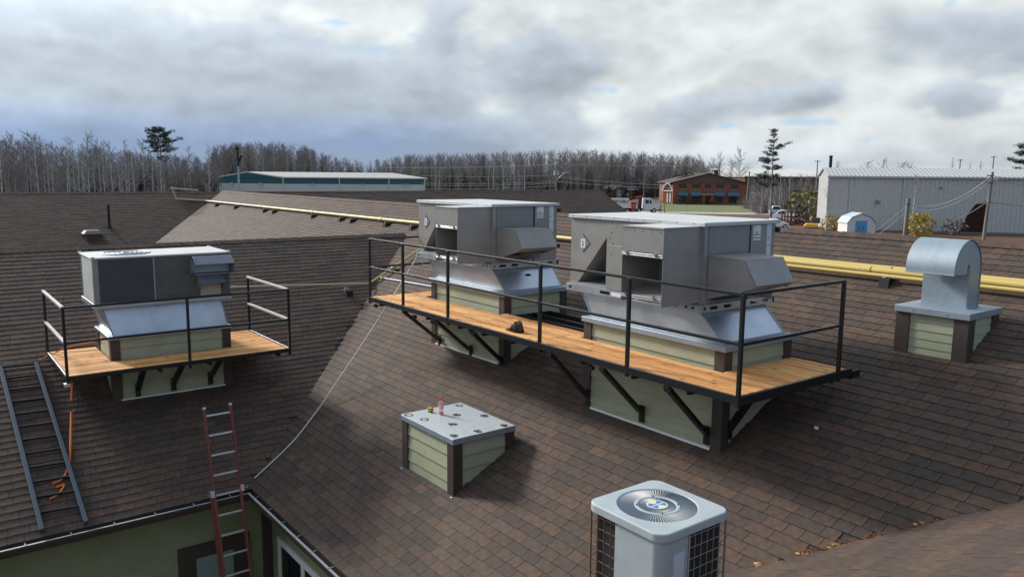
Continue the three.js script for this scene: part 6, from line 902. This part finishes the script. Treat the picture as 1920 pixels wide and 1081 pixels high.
// ================================================================ vehicles and yard clutter
const paintW = mat([0.70, 0.72, 0.75], { roughness: 0.3 }), glassD = mat([0.03, 0.05, 0.07], { roughness: 0.08 }), tyreM = mat([0.015, 0.015, 0.016], { roughness: 0.9 });
function wheel(g, x, z, r, w = 0.25) { const o = mesh('wheel', new THREE.CylinderGeometry(r, r, w, 16).rotateX(1.5708), tyreM, g, [x, r, z]); mesh('rim', new THREE.CylinderGeometry(r * 0.55, r * 0.55, w + 0.02, 12).rotateX(1.5708), MT.alu, o); }
{
  // boom truck (local x: forward)
  const A = onY(1180, 398.6, 0), B = onY(1238, 399, 0), [g, W] = facing('boom_truck', 'white boom truck with red outriggers parked before the lawn', 'truck', A, B), s = W / 58;
  const X = (p) => (p - 1180) * s; mesh('cab', slab([[X(1207), 0.7], [X(1236.5), 0.7], [X(1236.5), 1.75], [X(1233), 1.95], [X(1225), 2.1], [X(1221), 3.15], [X(1208), 3.2]], 2.1, V(0, 0, -2.1), V(1, 0, 0), V(0, 1, 0), [], 0.04), paintW, g);
  mesh('door_window', [slab([[X(1209.5), 2.05], [X(1216), 2.05], [X(1216), 2.9], [X(1209.5), 2.95]], 0.02, V(0, 0, 0.045))], glassD, g); mesh('door_window', [slab([[X(1217.3), 2.05], [X(1222.5), 2.1], [X(1219.5), 2.95], [X(1217.3), 2.95]], 0.02, V(0, 0, 0.045))], glassD, g); mesh('windshield', [bar(V(X(1223.6), 2.15, -1.0), V(X(1221.4), 3.05, -1.0), 1.8, 0.05, V(0, 0, 1))], glassD, g);
  mesh('grille', [rbx(X(1236.8), X(1237.9), 0.9, 1.7, -1.9, -0.2)], MT.dark, g); mesh('bumper', [rbx(X(1234), X(1238.2), 0.45, 0.8, -2.15, 0.06)], MT.dark, g); mesh('chassis', [rbx(X(1160), X(1234), 0.6, 0.95, -1.6, -0.5)], MT.dark, g);
  mesh('flat_bed', [rbx(X(1150), X(1195), 1.05, 1.25, -2.2, 0.1)], paintW, g); mesh('body_side', [hexa([V(X(1161), 1.25, 0), V(X(1196), 0.8, 0), V(X(1196), 0.8, -0.1), V(X(1161), 1.25, -0.1), V(X(1160), 2.1, 0), V(X(1192), 1.5, 0), V(X(1192), 1.5, -0.1), V(X(1160), 2.1, -0.1)])], paintW, g);
  const red = mat([0.42, 0.04, 0.03], { roughness: 0.45 }); mesh('outrigger', [rbx(X(1184), X(1186.5), 0.1, 2.2, 0.05, 0.3)], red, g); mesh('outrigger', [rbx(X(1188.5), X(1191), 0.1, 2.3, 0.05, 0.3)], red, g); mesh('outrigger_beam', [rbx(X(1182), X(1193), 1.8, 2.35, -2.1, 0.25)], red, g); mesh('crane_column', [rbx(X(1198), X(1204), 0.9, 3.2, -1.5, -0.6)], MT.trim, g); mesh('boom', [bar(V(X(1203), 3.6, -1.0), V(X(1181), 2.9, -1.0), 0.45, 0.5)], MT.dark, g); mesh('boom', [bar(V(X(1208), 3.7, -0.7), V(X(1192), 3.3, -0.7), 0.3, 0.35)], red, g);
  for (const x of [1226.5, 1198, 1186]) for (const z of [-0.1, -2.0]) wheel(g, X(x), z, 0.52, 0.3);
}
function carThing(name, label, A, B, prof, wins, h, wheels, paint, extra) { const [g, W] = facing(name, label, name.includes('pickup') ? 'pickup' : 'car', A, B); const sc = W; mesh('body', slab(prof.map(([a, b]) => [a * sc, b]), 1.75, V(0, 0, -1.8), V(1, 0, 0), V(0, 1, 0), [], 0.05), paint, g); for (const w of wins) mesh('side_window', [slab(w.map(([a, b]) => [a * sc, b]), 0.02, V(0, 0, 0.002))], glassD, g); for (const x of wheels) for (const z of [-0.05, -1.75]) wheel(g, x * sc, z, 0.36); extra?.(g, sc); return g; }
{
  carThing('pickup_truck', 'white crew cab pickup parked beside the rusty scrap cage', onY(1449, 414, 0), onY(1497, 416, 0), [[0, 0.55], [1, 0.55], [1, 1.25], [0.55, 1.3], [0.46, 1.95], [0.24, 1.98], [0.13, 1.35], [0, 1.2]], [[[0.17, 1.38], [0.30, 1.36], [0.30, 1.85], [0.25, 1.86]], [[0.32, 1.36], [0.48, 1.36], [0.44, 1.85], [0.32, 1.85]]], 2, [0.2, 0.8], paintW, (g, s) => { mesh('tail_light', [rbx(s * 0.985, s + 0.06, 0.95, 1.2, -0.15, 0.06)], mat([0.3, 0.02, 0.02]), g); });
  carThing('pickup_truck', 'pale pickup with blue tinted windscreen parked behind the crew cab', onY(1444, 404.5, 0), onY(1470, 405, 0), [[0, 0.5], [1, 0.5], [1, 1.2], [0.8, 1.35], [0.68, 2.05], [0.22, 2.05], [0.08, 1.35], [0, 1.2]], [[[0.16, 1.4], [0.74, 1.4], [0.65, 1.95], [0.24, 1.95]]], 2, [0.2, 0.8], mat([0.62, 0.68, 0.72], { roughness: 0.3 }));
  carThing('parked_car', 'low white hatchback parked nearest the reddish yard', onY(1443, 428, 0), onY(1480, 428.6, 0), [[0, 0.35], [1, 0.35], [1.0, 0.75], [0.85, 0.95], [0.62, 1.02], [0.45, 1.45], [0.1, 1.45], [0, 0.9]], [[[0.1, 1.0], [0.55, 1.0], [0.43, 1.35], [0.14, 1.35]]], 2, [0.2, 0.8], paintW, (g, s) => { mesh('headlight', [rbx(s * 0.96, s * 1.012, 0.62, 0.75, -0.4, 0.05)], glassD, g); });
  // blue bin, scrap cage, machinery
  const rustM = mat([0.10, 0.045, 0.03], { roughness: 0.95 });
  { const [g, W] = facing('dumpster', 'bright blue dumpster with a white sign behind the scrap cage', 'dumpster', onY(1490, 404, 0), onY(1511, 404.4, 0)); mesh('bin_body', [hexa([V(0.1, 0.1, -2), V(W - 0.1, 0.1, -2), V(W - 0.1, 0.1, 0), V(0.1, 0.1, 0), V(0, 1.9, -2.2), V(W, 1.9, -2.2), V(W, 1.9, 0.2), V(0, 1.9, 0.2)])], mat([0.02, 0.06, 0.30], { roughness: 0.5 }), g); mesh('bin_lid', [rbx(0.1, W - 0.1, 1.92, 2.3, -2.0, 0.1, 0.1)], mat([0.02, 0.06, 0.28], { roughness: 0.5 }), g); mesh('bin_sign', [bx(W * 0.36, W * 0.66, 1.0, 1.6, 0.205, 0.22)], MT.white, g); for (const x of [0.2, W - 0.2]) mesh('caster', [rod(V(x, 0, 0), V(x, 0.1, 0), 0.08, 0.08, 8)], MT.dark, g); }
  { const [g, W] = facing('scrap_cage', 'rusty open steel cage trailer filled with dark scrap', 'trailer', onY(1471, 422, 0), onY(1534, 423, 0)); const R = rng(9); for (const x of [0, W * 0.18, W * 0.30, W]) for (const z of [0, -2.2]) mesh('upright', [rbx(x - 0.09, x + 0.09, 0, 2.3, z - 0.09, z + 0.09)], rustM, g); for (const y of [0.5, 1.4, 2.3]) for (const z of [0, -2.2]) mesh('side_rail', [rbx(0, W * (y > 2 ? 0.3 : 1), y - 0.07, y + 0.07, z - 0.08, z + 0.08)], rustM, g); for (let i = 0; i < 26; i++) { const a = V(W * (0.22 + 0.75 * R()), 0.3 + 1.5 * R(), -2.0 + 1.9 * R()), b = a.clone().add(V((R() - 0.5) * 3, (R() - 0.5) * 0.8, (R() - 0.5))); b.y = Math.max(0.2, b.y); b.x = clamp(b.x, 0, W); mesh('scrap_bar', [bar(a, b, 0.12 + 0.3 * R(), 0.1 + 0.2 * R())], R() < 0.5 ? rustM : MT.dark, g); } mesh('floor', [bx(0, W, 0.2, 0.35, -2.2, 0)], rustM, g); }
  { const [g, W] = facing('mower_deck', 'yellow and black machine deck lying among scrap by the warehouse corner', 'machine', onY(1502, 428, 0), onY(1540, 429, 0)); const ym = mat([0.62, 0.32, 0.02], { roughness: 0.5 }); mesh('yellow_deck', [hexa([V(W * 0.15, 0.35, -1.5), V(W * 0.9, 0.35, -1.5), V(W * 0.85, 0.35, 0), V(W * 0.12, 0.35, 0), V(W * 0.25, 0.8, -1.3), V(W * 0.85, 0.8, -1.3), V(W * 0.8, 0.7, -0.1), V(W * 0.3, 0.75, -0.1)])], ym, g); mesh('black_body', [rbx(W * 0.55, W * 0.98, 0.8, 1.7, -2.2, -1.4, 0.1)], MT.trim, g); mesh('seat', [rbx(W * 0.48, W * 0.6, 1.3, 1.85, -2.1, -1.6, 0.08)], mat([0.4, 0.4, 0.4]), g); const R = rng(12); for (let i = 0; i < 9; i++) { const x = W * R() * 0.9; mesh('scrap_board', [bar(V(x, 0.1 + 0.15 * R(), -0.4 + 0.5 * R()), V(x + 1.2 + R(), 0.1 + 0.3 * R(), -0.2 + 0.4 * R()), 0.15, 0.08)], mat([0.30, 0.20, 0.12]), g); } }
  // low yard stacks behind the roofs
  { const [g, W] = facing('lumber_stack', 'green wrapped lumber stack beyond the far roof ridge', 'lumber', onY(950, 372, 0), onY(1008, 372, 0)); for (let i = 0; i < 4; i++) for (let k = 0; k < 3; k++) mesh('lumber_bundle', [rbx(W * (k * 0.34), W * (k * 0.34 + 0.32), 0.2 + i * 1.0, 0.95 + i * 1.0, -3, 0)], i === 3 ? mat([0.06, 0.16, 0.13]) : mat([0.10 + 0.03 * k, 0.13, 0.12]), g); }
  { const [g, W] = facing('storage_trailer', 'low white trailer partly hidden by the far roof gable', 'trailer', onY(1146, 379, 0), onY(1180, 379.4, 0)); mesh('flat_deck', [rbx(0, W, 0.7, 1.25, -3, 0, 0.05)], paintW, g); for (const x of [0.25, 0.7]) wheel(g, W * x, 0, 0.35); }
  { const [g, W] = facing('tank_trailer', 'silver tank standing under the trees beside the lawn', 'tank', onY(1404, 383, 0), onY(1431, 383.4, 0)); mesh('tank', new THREE.CapsuleGeometry(1.3, W - 2.6, 6, 16).rotateZ(1.5708).translate(W / 2, 2.4, -1.5), MT.galvDull, g); for (const x of [0.25, 0.75]) mesh('cradle', [rbx(W * x - 0.2, W * x + 0.2, 0, 1.5, -2.3, -0.7)], MT.dark, g); }
}
renderer.render(scene, camera);
